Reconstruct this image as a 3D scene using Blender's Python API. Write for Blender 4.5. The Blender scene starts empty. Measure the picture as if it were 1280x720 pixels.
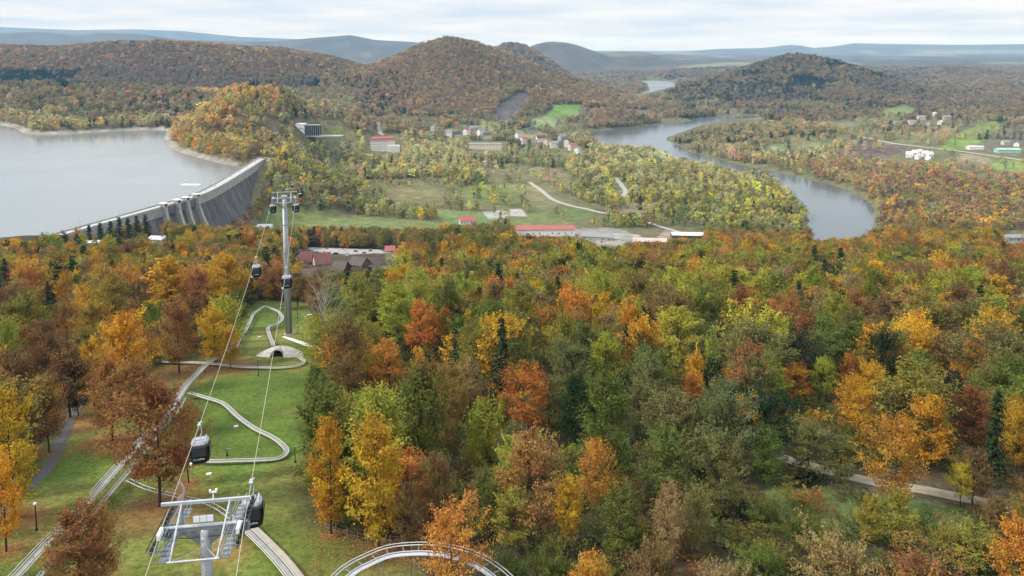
import bpy, bmesh, math, random
import numpy as np
from mathutils import Vector, Matrix

random.seed(11)
rng = np.random.default_rng(11)
S = bpy.context.scene
COL = S.collection

# ------------------------------------------------------------------ camera
CAM = np.array([0.0, 0.0, 210.0])
F = 925.0                       # focal length in photo pixels (1280 wide)
PITCH = math.radians(6.0)
HOR = 60.0                      # photo row of the true horizon
VPP = HOR + F * math.tan(PITCH)  # row of the optical axis (the photo is the lower part of the lens circle)
cd = bpy.data.cameras.new('camera')
cam = bpy.data.objects.new('camera', cd); COL.objects.link(cam)
cam.location = CAM
cam.rotation_euler = (math.radians(90) - PITCH, 0, 0)
cd.sensor_width = 36; cd.lens = F / 1280 * 36
cd.shift_y = -(360 - VPP) / 1280
cd.clip_start = 0.5; cd.clip_end = 120000
S.camera = cam

# ------------------------------------------------------------------ world, sun, exposure
SUN_EL, SUN_AZ = math.radians(42), math.atan2(-0.85, -0.25)
w = bpy.data.worlds.new('World'); S.world = w; w.use_nodes = True
nt = w.node_tree; N = nt.nodes; L = nt.links
bg = N['Background']; bg.inputs['Strength'].default_value = 0.1
sky = N.new('ShaderNodeTexSky'); sky.sky_type = 'NISHITA'; sky.sun_disc = False
sky.sun_elevation = SUN_EL; sky.sun_rotation = SUN_AZ; sky.altitude = 600
sky.air_density = 1.0; sky.dust_density = 1.5
tc = N.new('ShaderNodeTexCoord'); sx = N.new('ShaderNodeSeparateXYZ'); L.new(tc.outputs['Generated'], sx.inputs[0])
zc = N.new('ShaderNodeMath'); zc.operation = 'MAXIMUM'; zc.inputs[1].default_value = 0.0; L.new(sx.outputs['Z'], zc.inputs[0])
za = N.new('ShaderNodeMath'); za.operation = 'ADD'; za.inputs[1].default_value = 0.06; L.new(zc.outputs[0], za.inputs[0])
dx = N.new('ShaderNodeMath'); dx.operation = 'DIVIDE'; L.new(sx.outputs['X'], dx.inputs[0]); L.new(za.outputs[0], dx.inputs[1])
dy = N.new('ShaderNodeMath'); dy.operation = 'DIVIDE'; L.new(sx.outputs['Y'], dy.inputs[0]); L.new(za.outputs[0], dy.inputs[1])
cb = N.new('ShaderNodeCombineXYZ'); L.new(dx.outputs[0], cb.inputs[0]); L.new(dy.outputs[0], cb.inputs[1])
nz = N.new('ShaderNodeTexNoise'); nz.inputs['Scale'].default_value = 0.42; nz.inputs['Detail'].default_value = 7; nz.inputs['Roughness'].default_value = 0.55
L.new(cb.outputs[0], nz.inputs['Vector'])
cr = N.new('ShaderNodeValToRGB'); cr.color_ramp.elements[0].position = 0.38; cr.color_ramp.elements[1].position = 0.66
cr.color_ramp.elements[0].color = (0.80,)*3 + (1,); cr.color_ramp.elements[1].color = (1.0,)*3 + (1,)
L.new(nz.outputs['Fac'], cr.inputs[0])
nz2 = N.new('ShaderNodeTexNoise'); nz2.inputs['Scale'].default_value = 0.6; nz2.inputs['Detail'].default_value = 6
L.new(cb.outputs[0], nz2.inputs['Vector'])
cr2 = N.new('ShaderNodeValToRGB'); cr2.color_ramp.elements[0].position = 0.36; cr2.color_ramp.elements[1].position = 0.62
cr2.color_ramp.elements[0].color = (3.65, 4.2, 5.1, 1); cr2.color_ramp.elements[1].color = (5.6, 5.68, 5.8, 1)
L.new(nz2.outputs['Fac'], cr2.inputs[0])
mx = N.new('ShaderNodeMix'); mx.data_type = 'RGBA'
L.new(cr.outputs[0], mx.inputs[0]); L.new(sky.outputs[0], mx.inputs[6]); L.new(cr2.outputs[0], mx.inputs[7])
# an overcast dome is brighter overhead than at the horizon
gr = N.new('ShaderNodeMath'); gr.operation = 'MULTIPLY_ADD'; gr.inputs[1].default_value = 1.3; gr.inputs[2].default_value = 0.9; L.new(zc.outputs[0], gr.inputs[0])
vs_ = N.new('ShaderNodeVectorMath'); vs_.operation = 'SCALE'; L.new(mx.outputs[2], vs_.inputs[0]); L.new(gr.outputs[0], vs_.inputs['Scale'])
L.new(vs_.outputs[0], bg.inputs['Color'])

sd = bpy.data.lights.new('sun', 'SUN'); sd.energy = 2.2; sd.angle = math.radians(5); sd.color = (1.0, 0.94, 0.84)
sun = bpy.data.objects.new('sun', sd); COL.objects.link(sun)
sdir = Vector((math.sin(SUN_AZ) * math.cos(SUN_EL), math.cos(SUN_AZ) * math.cos(SUN_EL), math.sin(SUN_EL)))
sun.rotation_euler = sdir.to_track_quat('Z', 'Y').to_euler(); sun.location = (0, 0, 400)

S.view_settings.view_transform = 'Standard'; S.view_settings.look = 'None'
S.view_settings.exposure = 0.87; S.view_settings.gamma = 1.0; S.view_settings.use_curve_mapping = False
S.render.engine = 'CYCLES'
cy = S.cycles
cy.use_denoising = True
cy.max_bounces = 6; cy.diffuse_bounces = 2; cy.glossy_bounces = 2; cy.transmission_bounces = 3
cy.transparent_max_bounces = 4; cy.volume_bounces = 0
cy.use_adaptive_sampling = True; cy.adaptive_threshold = 0.02

# ------------------------------------------------------------------ projection helpers
FW = np.array([0, math.cos(PITCH), -math.sin(PITCH)]); UP = np.array([0, math.sin(PITCH), math.cos(PITCH)])
def project(X, Y, Z):
    Zr = np.asarray(Z) - CAM[2]
    dep = np.maximum(Y * FW[1] + Zr * FW[2], 1e-3)
    return 640 + F * np.asarray(X) / dep, VPP - F * (Y * UP[1] + Zr * UP[2]) / dep
def ray(u, v):
    d = FW + np.array([1, 0, 0]) * (u - 640) / F + UP * (VPP - v) / F
    return d / d[1]
def at_z(u, v, z):
    d = ray(u, v); t = (z - CAM[2]) / d[2]
    return CAM + d * t
def at_Y(u, v, Y): return CAM + ray(u, v) * Y
def R(d): return math.radians(d)

# ------------------------------------------------------------------ numpy noise, polygons
_perm = rng.random((256, 256))
def vnoise(x, y):
    xi = np.floor(x).astype(int); yi = np.floor(y).astype(int); fx = x - xi; fy = y - yi
    fx = fx * fx * (3 - 2 * fx); fy = fy * fy * (3 - 2 * fy)
    a = _perm[xi & 255, yi & 255]; b = _perm[(xi + 1) & 255, yi & 255]; c = _perm[xi & 255, (yi + 1) & 255]; d = _perm[(xi + 1) & 255, (yi + 1) & 255]
    return (a * (1 - fx) + b * fx) * (1 - fy) + (c * (1 - fx) + d * fx) * fy
def fbm(x, y, o=4):
    s = 0; a = 0.5; t = 0
    for k in range(o):
        s = s + a * vnoise(x + 17.3 * k, y + 9.1 * k); t += a; a *= 0.5; x = x * 2.03; y = y * 2.03
    return s / t * 2 - 1
def inpoly(x, y, P):
    x = np.asarray(x, float); y = np.asarray(y, float); r = np.zeros(x.shape, bool); n = len(P)
    for i in range(n):
        x0, y0 = P[i][0], P[i][1]; x1, y1 = P[(i + 1) % n][0], P[(i + 1) % n][1]
        if y0 == y1: continue
        c = ((y0 > y) != (y1 > y)) & (x < (x1 - x0) * (y - y0) / (y1 - y0) + x0)
        r ^= c
    return r
def polydist(x, y, P, closed=True):
    d = np.full(np.shape(x), 1e9); n = len(P)
    for i in range(n if closed else n - 1):
        ax, ay = P[i][0], P[i][1]; bx, by = P[(i + 1) % n][0], P[(i + 1) % n][1]
        ex, ey = bx - ax, by - ay; l2 = ex * ex + ey * ey + 1e-9
        t = np.clip(((x - ax) * ex + (y - ay) * ey) / l2, 0, 1)
        d = np.minimum(d, np.hypot(x - ax - t * ex, y - ay - t * ey))
    return d
def sst(a, b, x):
    t = np.clip((x - a) / (b - a), 0, 1); return t * t * (3 - 2 * t)
def catmull(P, n=8, closed=False):
    P = [np.array(p, float) for p in P]; out = []
    m = len(P)
    for i in range(m if closed else m - 1):
        p0 = P[(i - 1) % m] if closed or i > 0 else 2 * P[0] - P[1]
        p1 = P[i]; p2 = P[(i + 1) % m]
        p3 = P[(i + 2) % m] if closed or i + 2 < m else 2 * P[-1] - P[-2]
        for k in range(n):
            t = k / n
            out.append(0.5 * (2 * p1 + (p2 - p0) * t + (2 * p0 - 5 * p1 + 4 * p2 - p3) * t * t + (3 * p1 - p0 - 3 * p2 + p3) * t ** 3))
    if not closed: out.append(P[-1])
    return np.array(out)

# ------------------------------------------------------------------ water outlines
LAKE_Z, RIV_Z = 64.0, 2.0
DAM = [(-362, 455), (-340, 546), (-313, 644), (-302, 689), (-302, 755), (-317, 920), (-319, 932)]   # crest centre line
pz = lambda pts, z: [tuple(at_z(u, v, z)[:2]) for u, v in pts]
LAKE = [(-368, 470), (-347, 546), (-320, 644), (-309, 689), (-309, 755), (-320, 930)] + \
    pz([(308, 208.5), (290, 207), (270, 203), (240, 195), (217, 188), (206, 181), (206, 172), (208, 162.5), (180, 162), (148, 163), (115, 165), (84, 167), (50, 168), (30, 167), (20, 161), (0, 156), (-60, 152)], LAKE_Z) + \
    [(-1700, 1280), (-1500, 800), (-900, 470), (-600, 450), (-430, 455)]
RIVER = pz([(733, 165), (739, 163.7), (770, 161.5), (800, 158), (844, 152.5), (860, 151.5), (875, 148.5), (899, 146), (927.5, 143.5), (959, 145.5), (972, 148.6), (943, 150), (899, 153), (873, 157.5),
            (850, 166), (833, 172), (834, 176), (848, 181.5), (858, 189), (880, 194), (911, 203), (931, 207), (963, 213), (991, 219.5), (1033, 229), (1065, 240), (1087, 253), (1094, 265),
            (1092, 287), (1088, 300), (1092, 325), (1010, 325), (1006, 303), (1011, 275), (1000, 254), (984, 238), (963, 227), (931, 222), (894, 208.5), (860, 202.5), (832, 194), (816, 186), (793, 185), (771, 181), (745, 180)], RIV_Z)
FAR_R = pz([(774, 119), (800, 117), (812, 113.5), (809, 104), (793, 101.5), (816, 101), (838, 102), (848, 108), (828, 113), (800, 120)], RIV_Z)

# ------------------------------------------------------------------ terrain
def H(px, py, Y, sxm, sym, rot=0, pw=2.0, tree=10):
    p = at_Y(px, py, Y); return (p[0], Y, p[2] - tree, sxm, sym, R(rot), pw)
HILLS = [H(565, 42, 2700, 540, 560, 0, 1.3), H(505, 104, 2250, 130, 170), H(430, 90, 2750, 230, 380), H(540, 118, 2150, 160, 140),
         H(1000, 66, 3000, 520, 470, 0, 1.5), H(890, 106, 2800, 170, 260), H(1085, 100, 3000, 230, 380), H(1160, 112, 2800, 260, 350), H(1060, 128, 2500, 170, 200),
         H(785, 129, 2000, 150, 110), H(700, 118, 2250, 170, 190), H(1300, 127, 1900, 160, 260), H(1260, 150, 1750, 250, 300),
         H(1090, 86, 4300, 520, 500), H(1190, 82, 4400, 560, 500), H(1300, 87, 4300, 600, 500), H(1250, 105, 3200, 420, 420),
         H(640, 53, 4300, 330, 700), H(695, 50, 7200, 620, 900), H(780, 63, 7200, 700, 900), H(900, 72, 7200, 800, 900), H(560, 75, 5200, 600, 700),
         (-318, 1010, 78, 75, 95, 0, 2.0), (-300, 955, 62, 40, 60, 0, 2.0), H(318, 101, 1260, 155, 190, 0, 2.4), H(255, 128, 1170, 75, 110), H(400, 124, 1500, 190, 200), H(383, 168, 1310, 130, 130, 0, 2, 0), H(470, 150, 1560, 260, 200, 0, 2, 6)]
for u, v in [(-40, 134), (62, 130)]: HILLS.append(H(u, v, 1480, 90, 80))
FR0 = np.array([(-900, 56), (-200, 56), (0, 58), (60, 59), (95, 57), (150, 54), (200, 51), (250, 54), (300, 58), (350, 60), (390, 66), (440, 78), (500, 95), (560, 120), (640, 150), (2200, 160)], float)
FRA = np.array([(-900, 103), (0, 105), (60, 103), (140, 108), (215, 110), (290, 112), (360, 118), (420, 136), (500, 170), (2200, 190)], float)
FR1 = np.array([(-900, 50), (-200, 44), (0, 42), (50, 40), (100, 44), (130, 41), (180, 43), (230, 50), (300, 52), (340, 52), (400, 47), (440, 44), (470, 50), (540, 54), (600, 59), (700, 65), (850, 68), (930, 74), (1000, 75), (1060, 70), (1150, 70), (1280, 72), (2200, 70)], float)
FR2 = np.array([(-900, 40), (-200, 34), (0, 34), (50, 36), (100, 38), (170, 37), (230, 39), (300, 46), (370, 49), (450, 52), (560, 57), (700, 63), (830, 65), (870, 63), (900, 61), (950, 60), (985, 56), (1000, 57), (1015, 60), (1040, 58), (1065, 54), (1100, 55), (1200, 56), (1280, 55), (2200, 57)], float)
FGY = [-400, 0, 40, 85, 150, 235, 330, 420, 500, 600, 680, 760, 900, 1200]
FGZ = [163, 160, 157, 150, 137.5, 121, 100, 83, 67, 42, 25, 12, -5, -40]
def hgt(X, Y):
    X = np.asarray(X, float); Y = np.asarray(Y, float)
    n1 = fbm(X / 160, Y / 160, 4); n2 = fbm(X / 620 + 5, Y / 620, 4)
    fg = np.interp(Y + 12 * n1 * sst(150, 400, Y), FGY, FGZ)
    fg = fg + 15 * sst(-190, -330, X) * sst(250, 480, Y) * (1 - sst(560, 700, Y)) + 4 * sst(150, 420, X) * sst(200, 400, Y) * (1 - sst(560, 700, Y))
    val = 9 + 4 * n2 + 2.0 * n1 + 20 * sst(450, 900, X) * sst(900, 1300, Y) + 14 * sst(-60, -300, X) * sst(900, 1300, Y)
    val = val + 40 * sst(4800, 7500, Y) + 25 * sst(2600, 4200, Y) * sst(900, 1600, X)
    rel = sst(1300, 2600, Y)
    acc = np.exp((val - 0) / 9.0) + np.exp(fg / 9.0)
    for hx, hy, hz, a, b, ro, pw in HILLS:
        ex = X - hx; ey = Y - hy
        q = ((ex / a) ** 2 + (ey / b) ** 2) ** (pw / 2)
        g = np.exp(-q)
        acc = acc + np.exp(np.clip(-40 + (hz + 40) * g, -300, 900) / 9.0)
    z = 9.0 * np.log(acc) - 5.0 * sst(700, 900, Y)
    z = z + rel * (10 * n1 + 16 * n2) * sst(30, 110, z)
    u = 640 + F * X / np.maximum(Y, 1)
    n3 = fbm(X / 2400, Y / 2400, 5)
    for FR, D, wd in ((FR0, 2650, 480), (FRA, 1720, 190)):
        v = np.interp(u, FR[:, 0], FR[:, 1]); zr = 200 + (HOR - v) / F * D + (10 * n2 + 5 * n1); g = np.exp(-np.abs((Y - D) / wd) ** np.where(Y > D, 4, 1.8))
        z = np.maximum(z, 9 * np.log(np.exp(z / 9) + np.exp((-40 + (zr + 40) * g) / 9)))
    for FR, D, wd in ((FR1, 9500, 1300), (FR2, 17000, 2200)):
        v = np.interp(u, FR[:, 0], FR[:, 1])
        zr = 210 + (HOR - v) / F * D
        g = np.exp(-((Y - D) / wd) ** 2)
        z = np.maximum(z, -40 + (zr + 40) * g + n3 * 60 * g * (1 - g) * 3)
    # river
    for P, rng_y in ((RIVER, (700, 2800)), (FAR_R, (3000, 6500))):
        m = (Y > rng_y[0]) & (Y < rng_y[1]) & (np.abs(X) < 2500)
        if m.any():
            xs, ys, zs = X[m], Y[m], z[m]
            d = polydist(xs, ys, P); ins = inpoly(xs, ys, P)
            cap = RIV_Z + 0.5 + np.maximum(d - 2, 0) * 0.42
            zs = np.where(ins, np.maximum(RIV_Z - 0.4 - d * 0.15, -4), np.maximum(np.minimum(zs, cap), RIV_Z + np.minimum(d * 0.12, 3)))
            z[m] = zs
    m = (Y > 380) & (Y < 2000) & (X < -150)
    if m.any():
        xs, ys, zs = X[m], Y[m], z[m]
        d = polydist(xs, ys, LAKE); ins = inpoly(xs, ys, LAKE)
        damd = polydist(xs, ys, DAM, False)
        up = (xs < np.interp(ys, [380, 546, 644, 689, 755, 932, 1100, 1300, 2000], [-330, -340, -313, -302, -302, -313, -330, -420, -420]))
        lo = LAKE_Z + np.minimum(0.3 * d, 7 + 0.02 * d) - 0.4 * np.maximum(d - 60, 0)
        outz = np.where(up, np.maximum(np.minimum(zs, LAKE_Z + 0.3 * np.minimum(d, 20) + np.maximum(d - 20, 0) * 0.75), lo), zs)
        z[m] = np.where(ins, np.maximum(LAKE_Z - 0.3 - d * 0.3, 40), outz)
    m = (Y > 690) & (Y < 985) & (X > -330) & (X < -150)
    if m.any():      # valley side rising to the dam's far abutment
        xs, ys = X[m], Y[m]; o = np.maximum(xs + 306 - 10, 0); z[m] = np.maximum(z[m], np.interp(ys, [690, 772, 925, 950, 985], [5, 27, 69, 71, 60]) - .45 * o)
    return z
def gz(x, y): return float(hgt(np.array([x]), np.array([y]))[0])
def ground(u, v, y0=40, y1=9000):
    d = ray(u, v); Ys = np.geomspace(y0, y1, 3000); P = CAM[None] + d[None] * Ys[:, None]
    h = hgt(P[:, 0], P[:, 1]); k = np.argmax(P[:, 2] < h)
    if not (P[:, 2] < h).any(): k = len(Ys) - 1
    a, b = max(k - 1, 0), k
    for _ in range(2):
        Yf = np.linspace(Ys[a], Ys[b], 12); Pf = CAM[None] + d[None] * Yf[:, None]; hf = hgt(Pf[:, 0], Pf[:, 1]); j = np.argmax(Pf[:, 2] < hf)
        Ys = Yf; a, b = max(j - 1, 0), j
        P = Pf
    p = P[b].copy(); p[2] = gz(p[0], p[1]); return p
def gpoly(pts): return [tuple(ground(u, v)[:2]) for u, v in pts]

# ------------------------------------------------------------------ materials
MATS = {}
def mat(name, col, rough=0.8, metal=0.0, noise=None, spec=0.3, bump=0.0):
    if name in MATS: return MATS[name]
    m = bpy.data.materials.new(name); m.use_nodes = True; t = m.node_tree; p = t.nodes['Principled BSDF']
    p.inputs['Base Color'].default_value = (*col, 1); p.inputs['Roughness'].default_value = rough; p.inputs['Metallic'].default_value = metal
    p.inputs['Specular IOR Level'].default_value = spec
    if noise:
        sc, amt = noise
        g = t.nodes.new('ShaderNodeNewGeometry'); n = t.nodes.new('ShaderNodeTexNoise'); n.inputs['Scale'].default_value = sc; n.inputs['Detail'].default_value = 6; n.inputs['Roughness'].default_value = 0.65
        t.links.new(g.outputs['Position'], n.inputs['Vector'])
        r = t.nodes.new('ShaderNodeValToRGB'); r.color_ramp.elements[0].position = 0.3; r.color_ramp.elements[1].position = 0.7
        r.color_ramp.elements[0].color = (*[c * (1 - amt) for c in col], 1); r.color_ramp.elements[1].color = (*[min(1, c * (1 + amt)) for c in col], 1)
        t.links.new(n.outputs['Fac'], r.inputs[0]); t.links.new(r.outputs[0], p.inputs['Base Color'])
        if bump:
            b = t.nodes.new('ShaderNodeBump'); b.inputs['Strength'].default_value = bump; t.links.new(n.outputs['Fac'], b.inputs['Height']); t.links.new(b.outputs[0], p.inputs['Normal'])
    MATS[name] = m; return m

# ------------------------------------------------------------------ mesh helpers
class MB:
    def __init__(s): s.v = []; s.f = []
    def add(s, vs, fs):
        o = len(s.v); s.v += [tuple(map(float, v)) for v in vs]; s.f += [tuple(i + o for i in f) for f in fs]; return s
    def box(s, c, d, rz=0, taper=1.0):
        x, y, z = d[0] / 2, d[1] / 2, d[2] / 2; ca, sa = math.cos(rz), math.sin(rz); vs = []
        for k, (i, j) in ((-1, (-1, -1)), (-1, (1, -1)), (-1, (1, 1)), (-1, (-1, 1)), (1, (-1, -1)), (1, (1, -1)), (1, (1, 1)), (1, (-1, 1))):
            q = taper if k > 0 else 1
            a, b = i * x * q, j * y * q; vs.append((c[0] + a * ca - b * sa, c[1] + a * sa + b * ca, c[2] + k * z))
        return s.add(vs, [(3, 2, 1, 0), (4, 5, 6, 7), (0, 1, 5, 4), (1, 2, 6, 5), (2, 3, 7, 6), (3, 0, 4, 7)])
    def tube(s, pts, r, n=6, caps=True):
        pts = [Vector(p) for p in pts]; m = len(pts)
        rs = [r] * m if not hasattr(r, '__len__') else list(r)
        vs = []; fs = []; prev = None
        for i, p in enumerate(pts):
            t = (pts[min(i + 1, m - 1)] - pts[max(i - 1, 0)]).normalized()
            a = (prev - t * prev.dot(t)) if prev is not None else t.orthogonal()
            if a.length < 1e-6: a = t.orthogonal()
            a.normalize(); b = t.cross(a); prev = a
            for k in range(n):
                an = 2 * math.pi * k / n; vs.append(p + (a * math.cos(an) + b * math.sin(an)) * rs[i])
        for i in range(m - 1):
            for k in range(n):
                fs.append((i * n + k, i * n + (k + 1) % n, (i + 1) * n + (k + 1) % n, (i + 1) * n + k))
        if caps: fs.append(tuple(range(n - 1, -1, -1))); fs.append(tuple((m - 1) * n + k for k in range(n)))
        return s.add(vs, fs)
    def loft(s, rings, caps=True):
        n = len(rings[0]); vs = [p for r in rings for p in r]; fs = []
        for i in range(len(rings) - 1):
            for k in range(n): fs.append((i * n + k, i * n + (k + 1) % n, (i + 1) * n + (k + 1) % n, (i + 1) * n + k))
        if caps: fs.append(tuple(range(n - 1, -1, -1))); fs.append(tuple((len(rings) - 1) * n + k for k in range(n)))
        return s.add(vs, fs)
    def prism(s, poly, axis, a, b):   # poly in the two other axes, extruded along axis a..b
        n = len(poly); put = {'x': lambda p, t: (t, p[0], p[1]), 'y': lambda p, t: (p[0], t, p[1]), 'z': lambda p, t: (p[0], p[1], t)}[axis]
        vs = [put(p, a) for p in poly] + [put(p, b) for p in poly]
        fs = [tuple(range(n)), tuple(range(2 * n - 1, n - 1, -1))] + [(k, k + n, (k + 1) % n + n, (k + 1) % n) for k in range(n)]
        return s.add(vs, fs)
    def mesh(s, name, m=None, smooth=False):
        me = bpy.data.meshes.new(name); me.from_pydata(s.v, [], s.f)
        bm = bmesh.new(); bm.from_mesh(me); bmesh.ops.recalc_face_normals(bm, faces=bm.faces); bm.to_mesh(me); bm.free()
        if m: me.materials.append(m)
        if smooth: me.polygons.foreach_set('use_smooth', [True] * len(me.polygons))
        return me
    def build(s, name, m, parent=None, smooth=False): return link(name, s.mesh(name, m, smooth), parent)
def link(name, me, parent=None):
    o = bpy.data.objects.new(name, me); COL.objects.link(o)
    if parent is not None: o.parent = parent
    return o
def tag(o, label=None, cat=None, group=None, kind=None):
    if label: o['label'] = label
    if cat: o['category'] = cat
    if group: o['group'] = group
    if kind: o['kind'] = kind
    return o
def thing(name, loc, label, cat, group=None, rz=0):
    o = bpy.data.objects.new(name, None); COL.objects.link(o); o.location = loc; o.rotation_euler = (0, 0, rz); o.empty_display_size = 0.5
    return tag(o, label, cat, group)
def copy_tree(o, parent=None):
    c = o.copy(); COL.objects.link(c); c.parent = parent
    for ch in o.children: copy_tree(ch, c)
    return c
def npmesh(name, v, quads, m=None, attrs=None, smooth=False):
    v = np.asarray(v, np.float32); q = np.asarray(quads, np.int32); k = q.shape[1]
    me = bpy.data.meshes.new(name); me.vertices.add(len(v)); me.vertices.foreach_set('co', v.ravel())
    me.loops.add(q.size); me.loops.foreach_set('vertex_index', q.ravel())
    me.polygons.add(len(q)); me.polygons.foreach_set('loop_start', np.arange(0, q.size, k, dtype=np.int32))
    for an, (ty, arr) in (attrs or {}).items():
        a = me.attributes.new(an, ty, 'POINT')
        a.data.foreach_set({'FLOAT': 'value', 'FLOAT_COLOR': 'color', 'INT': 'value', 'FLOAT_VECTOR': 'vector'}[ty], np.asarray(arr).ravel())
    if m: me.materials.append(m)
    me.update(calc_edges=True)
    if smooth: me.polygons.foreach_set('use_smooth', np.ones(len(q), bool))
    return me

# ------------------------------------------------------------------ land cover (photo outlines laid on the terrain)
GREEN = (0.125, 0.148, 0.05); MEAD = (0.12, 0.165, 0.05); OLIVE = (0.15, 0.14, 0.06); TAN = (0.21, 0.17, 0.10); PLOUGH = (0.11, 0.085, 0.07); GREY = (0.30, 0.29, 0.27); DARKF = (0.085, 0.075, 0.075)
FIELDS = [([(565, 236), (600, 230), (655, 230), (662, 247), (640, 256), (585, 252)], GREEN), ([(330, 260), (400, 262), (470, 272), (560, 278), (545, 288), (400, 284), (325, 284)], GREEN),
          ([(398, 150), (425, 150), (430, 166), (404, 166)], GREEN), ([(490, 150), (525, 151), (522, 159), (492, 157)], GREEN), ([(690, 131), (730, 131), (722, 145), (686, 146)], (0.13, 0.21, 0.05)),
          ([(668, 147), (690, 143), (697, 158), (662, 160)], (0.14, 0.18, 0.08)), ([(612, 152), (624, 130), (650, 115), (664, 119), (642, 146), (624, 156)], DARKF),
          ([(596, 148), (640, 158), (690, 168), (664, 173), (620, 168), (600, 158)], (0.19, 0.19, 0.08)), ([(1172, 187), (1190, 170), (1222, 154), (1260, 151), (1244, 166), (1206, 188)], (0.15, 0.21, 0.05)),
          ([(1238, 206), (1256, 199), (1290, 200), (1290, 216), (1250, 213)], (0.16, 0.21, 0.06)), ([(1040, 190), (1085, 176), (1135, 184), (1115, 197), (1060, 199)], PLOUGH),
          ([(1080, 166), (1170, 158), (1172, 176), (1110, 182)], OLIVE), ([(1095, 141), (1130, 129), (1148, 138), (1112, 151)], GREEN),
          ([(1215, 182), (1290, 150), (1290, 186), (1250, 196)], (0.12, 0.11, 0.07)), ([(600, 204), (700, 210), (735, 232), (690, 226), (610, 222)], (0.15, 0.13, 0.07)),
          ([(640, 270), (700, 262), (742, 262), (745, 272), (705, 284), (640, 280)], GREEN), ([(545, 262), (600, 266), (620, 278), (560, 282)], MEAD),
          ([(600, 266), (655, 262), (660, 270), (606, 275)], GREY), ([(716, 288), (770, 284), (800, 294), (790, 304), (765, 312), (735, 304)], (0.24, 0.22, 0.19)),
          ([(760, 262), (790, 253), (830, 252), (820, 264), (770, 268)], TAN), 
          ([(1256, 356), (1290, 358), (1290, 378), (1262, 374)], GREEN), ([(380, 309), (470, 312), (492, 316), (440, 318), (386, 314)], (0.27, 0.255, 0.23)),
          ([(480, 318), (500, 316), (505, 328), (484, 328)], GREEN), ([(830, 288), (880, 292), (870, 300), (820, 298)], (0.24, 0.2, 0.15)), ([(400, 168), (440, 160), (450, 175), (410, 180)], OLIVE), ([(960, 182), (1040, 170), (1045, 180), (965, 190)], (0.15, 0.17, 0.08)),
          ([(985, 172), (1100, 160), (1110, 168), (1000, 182)], OLIVE), ([(1132, 166), (1185, 156), (1196, 164), (1160, 178), (1136, 178)], (0.17, 0.17, 0.08)), ([(1200, 192), (1242, 199), (1236, 206), (1192, 200)], TAN), ([(1040, 150), (1085, 146), (1090, 156), (1046, 160)], (0.15, 0.17, 0.075)), ([(640, 232), (664, 232), (700, 256), (672, 262), (656, 250)], (0.16, 0.15, 0.07)), ([(480, 236), (540, 232), (556, 246), (500, 252)], (0.16, 0.145, 0.065))]
LAWN_PX = [(392, 378), (402, 440), (390, 470), (394, 560), (388, 640), (402, 662), (450, 676), (520, 700), (540, 760), (-40, 760), (-40, 640), (40, 590), (76, 535), (110, 500), (200, 458), (292, 440), (300, 402), (318, 376)]
LOOP_PX = [(400, 660), (470, 668), (500, 668), (640, 668), (668, 700), (690, 800), (400, 800)]
MEAD_PX = [(955, 596), (1030, 606), (1130, 622), (1260, 642), (1240, 690), (1120, 680), (1000, 676), (960, 640)]
LAWN = gpoly(LAWN_PX)
FIELDG = [(gpoly(p), c, p) for p, c in FIELDS]
MEADP = gpoly(MEAD_PX)

# ------------------------------------------------------------------ ground sheet
ang = np.concatenate([np.linspace(-100, -40, 30, endpoint=False), np.linspace(-40, 40, 500), np.linspace(40, 100, 31)[1:]])
rad = np.concatenate([np.linspace(2, 50, 30, endpoint=False), np.geomspace(50, 34000, 620)])
AA, RR = np.meshgrid(np.radians(ang), rad)
GX = RR * np.sin(AA); GY = RR * np.cos(AA)
GZm = hgt(GX.ravel(), GY.ravel()).reshape(GX.shape)
na, nr = len(ang), len(rad)
idx = np.arange(na * nr).reshape(nr, na)
quads = np.stack([idx[:-1, :-1], idx[:-1, 1:], idx[1:, 1:], idx[1:, :-1]], -1).reshape(-1, 4)[:, ::-1]
gx, gy, gzz = GX.ravel(), GY.ravel(), GZm.ravel()
colr = np.empty((len(gx), 4)); colr[:, 3] = 1
n_a = fbm(gx / 25, gy / 25, 4)[:, None]; n_b = fbm(gx / 220 + 3, gy / 220, 4)[:, None]
forest = np.array([0.065, 0.052, 0.03]); valley = np.array([0.125, 0.12, 0.055])
colr[:, :3] = forest * (1 + 0.35 * n_a)
colr[:, :3] = np.where((gy > 700)[:, None], np.array([0.115, 0.098, 0.05]) * (1 + 0.3 * n_b + 0.2 * n_a), colr[:, :3])
vm = sst(700, 800, gy) * (1 - sst(40, 70, gzz)) * (1 - sst(1500, 1700, gy) * sst(20, 36, gzz)) * (1 - sst(5000, 7000, gy))
colr[:, :3] = colr[:, :3] * (1 - vm[:, None]) + valley * (1 + 0.3 * n_b) * vm[:, None]
far = sst(4200, 6000, gy)[:, None]
fc = np.array([0.075, 0.066, 0.045]) * (1 + 0.5 * n_b); op = (sst(0.15, 0.3, fbm(gx / 900 + 9, gy / 900, 4)) * (1 - sst(120, 200, gzz)))[:, None]
fc = fc * (1 - op) + np.array([0.16, 0.16, 0.085]) * op
colr[:, :3] = colr[:, :3] * (1 - far) + fc * far
bd = np.full(len(gx), 1e9); mk = (gy > 380) & (gy < 2000) & (gx < -150); bd[mk] = polydist(gx[mk], gy[mk], LAKE)
bank = (bd < 11 + 5 * n_a[:, 0]) & (gzz < LAKE_Z + 7) & ~((gx > -343) & (gy < 925) & (gy > 500))
colr[bank, :3] = np.array([0.235, 0.215, 0.175]) * (1 + 0.3 * n_a[bank])
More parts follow.
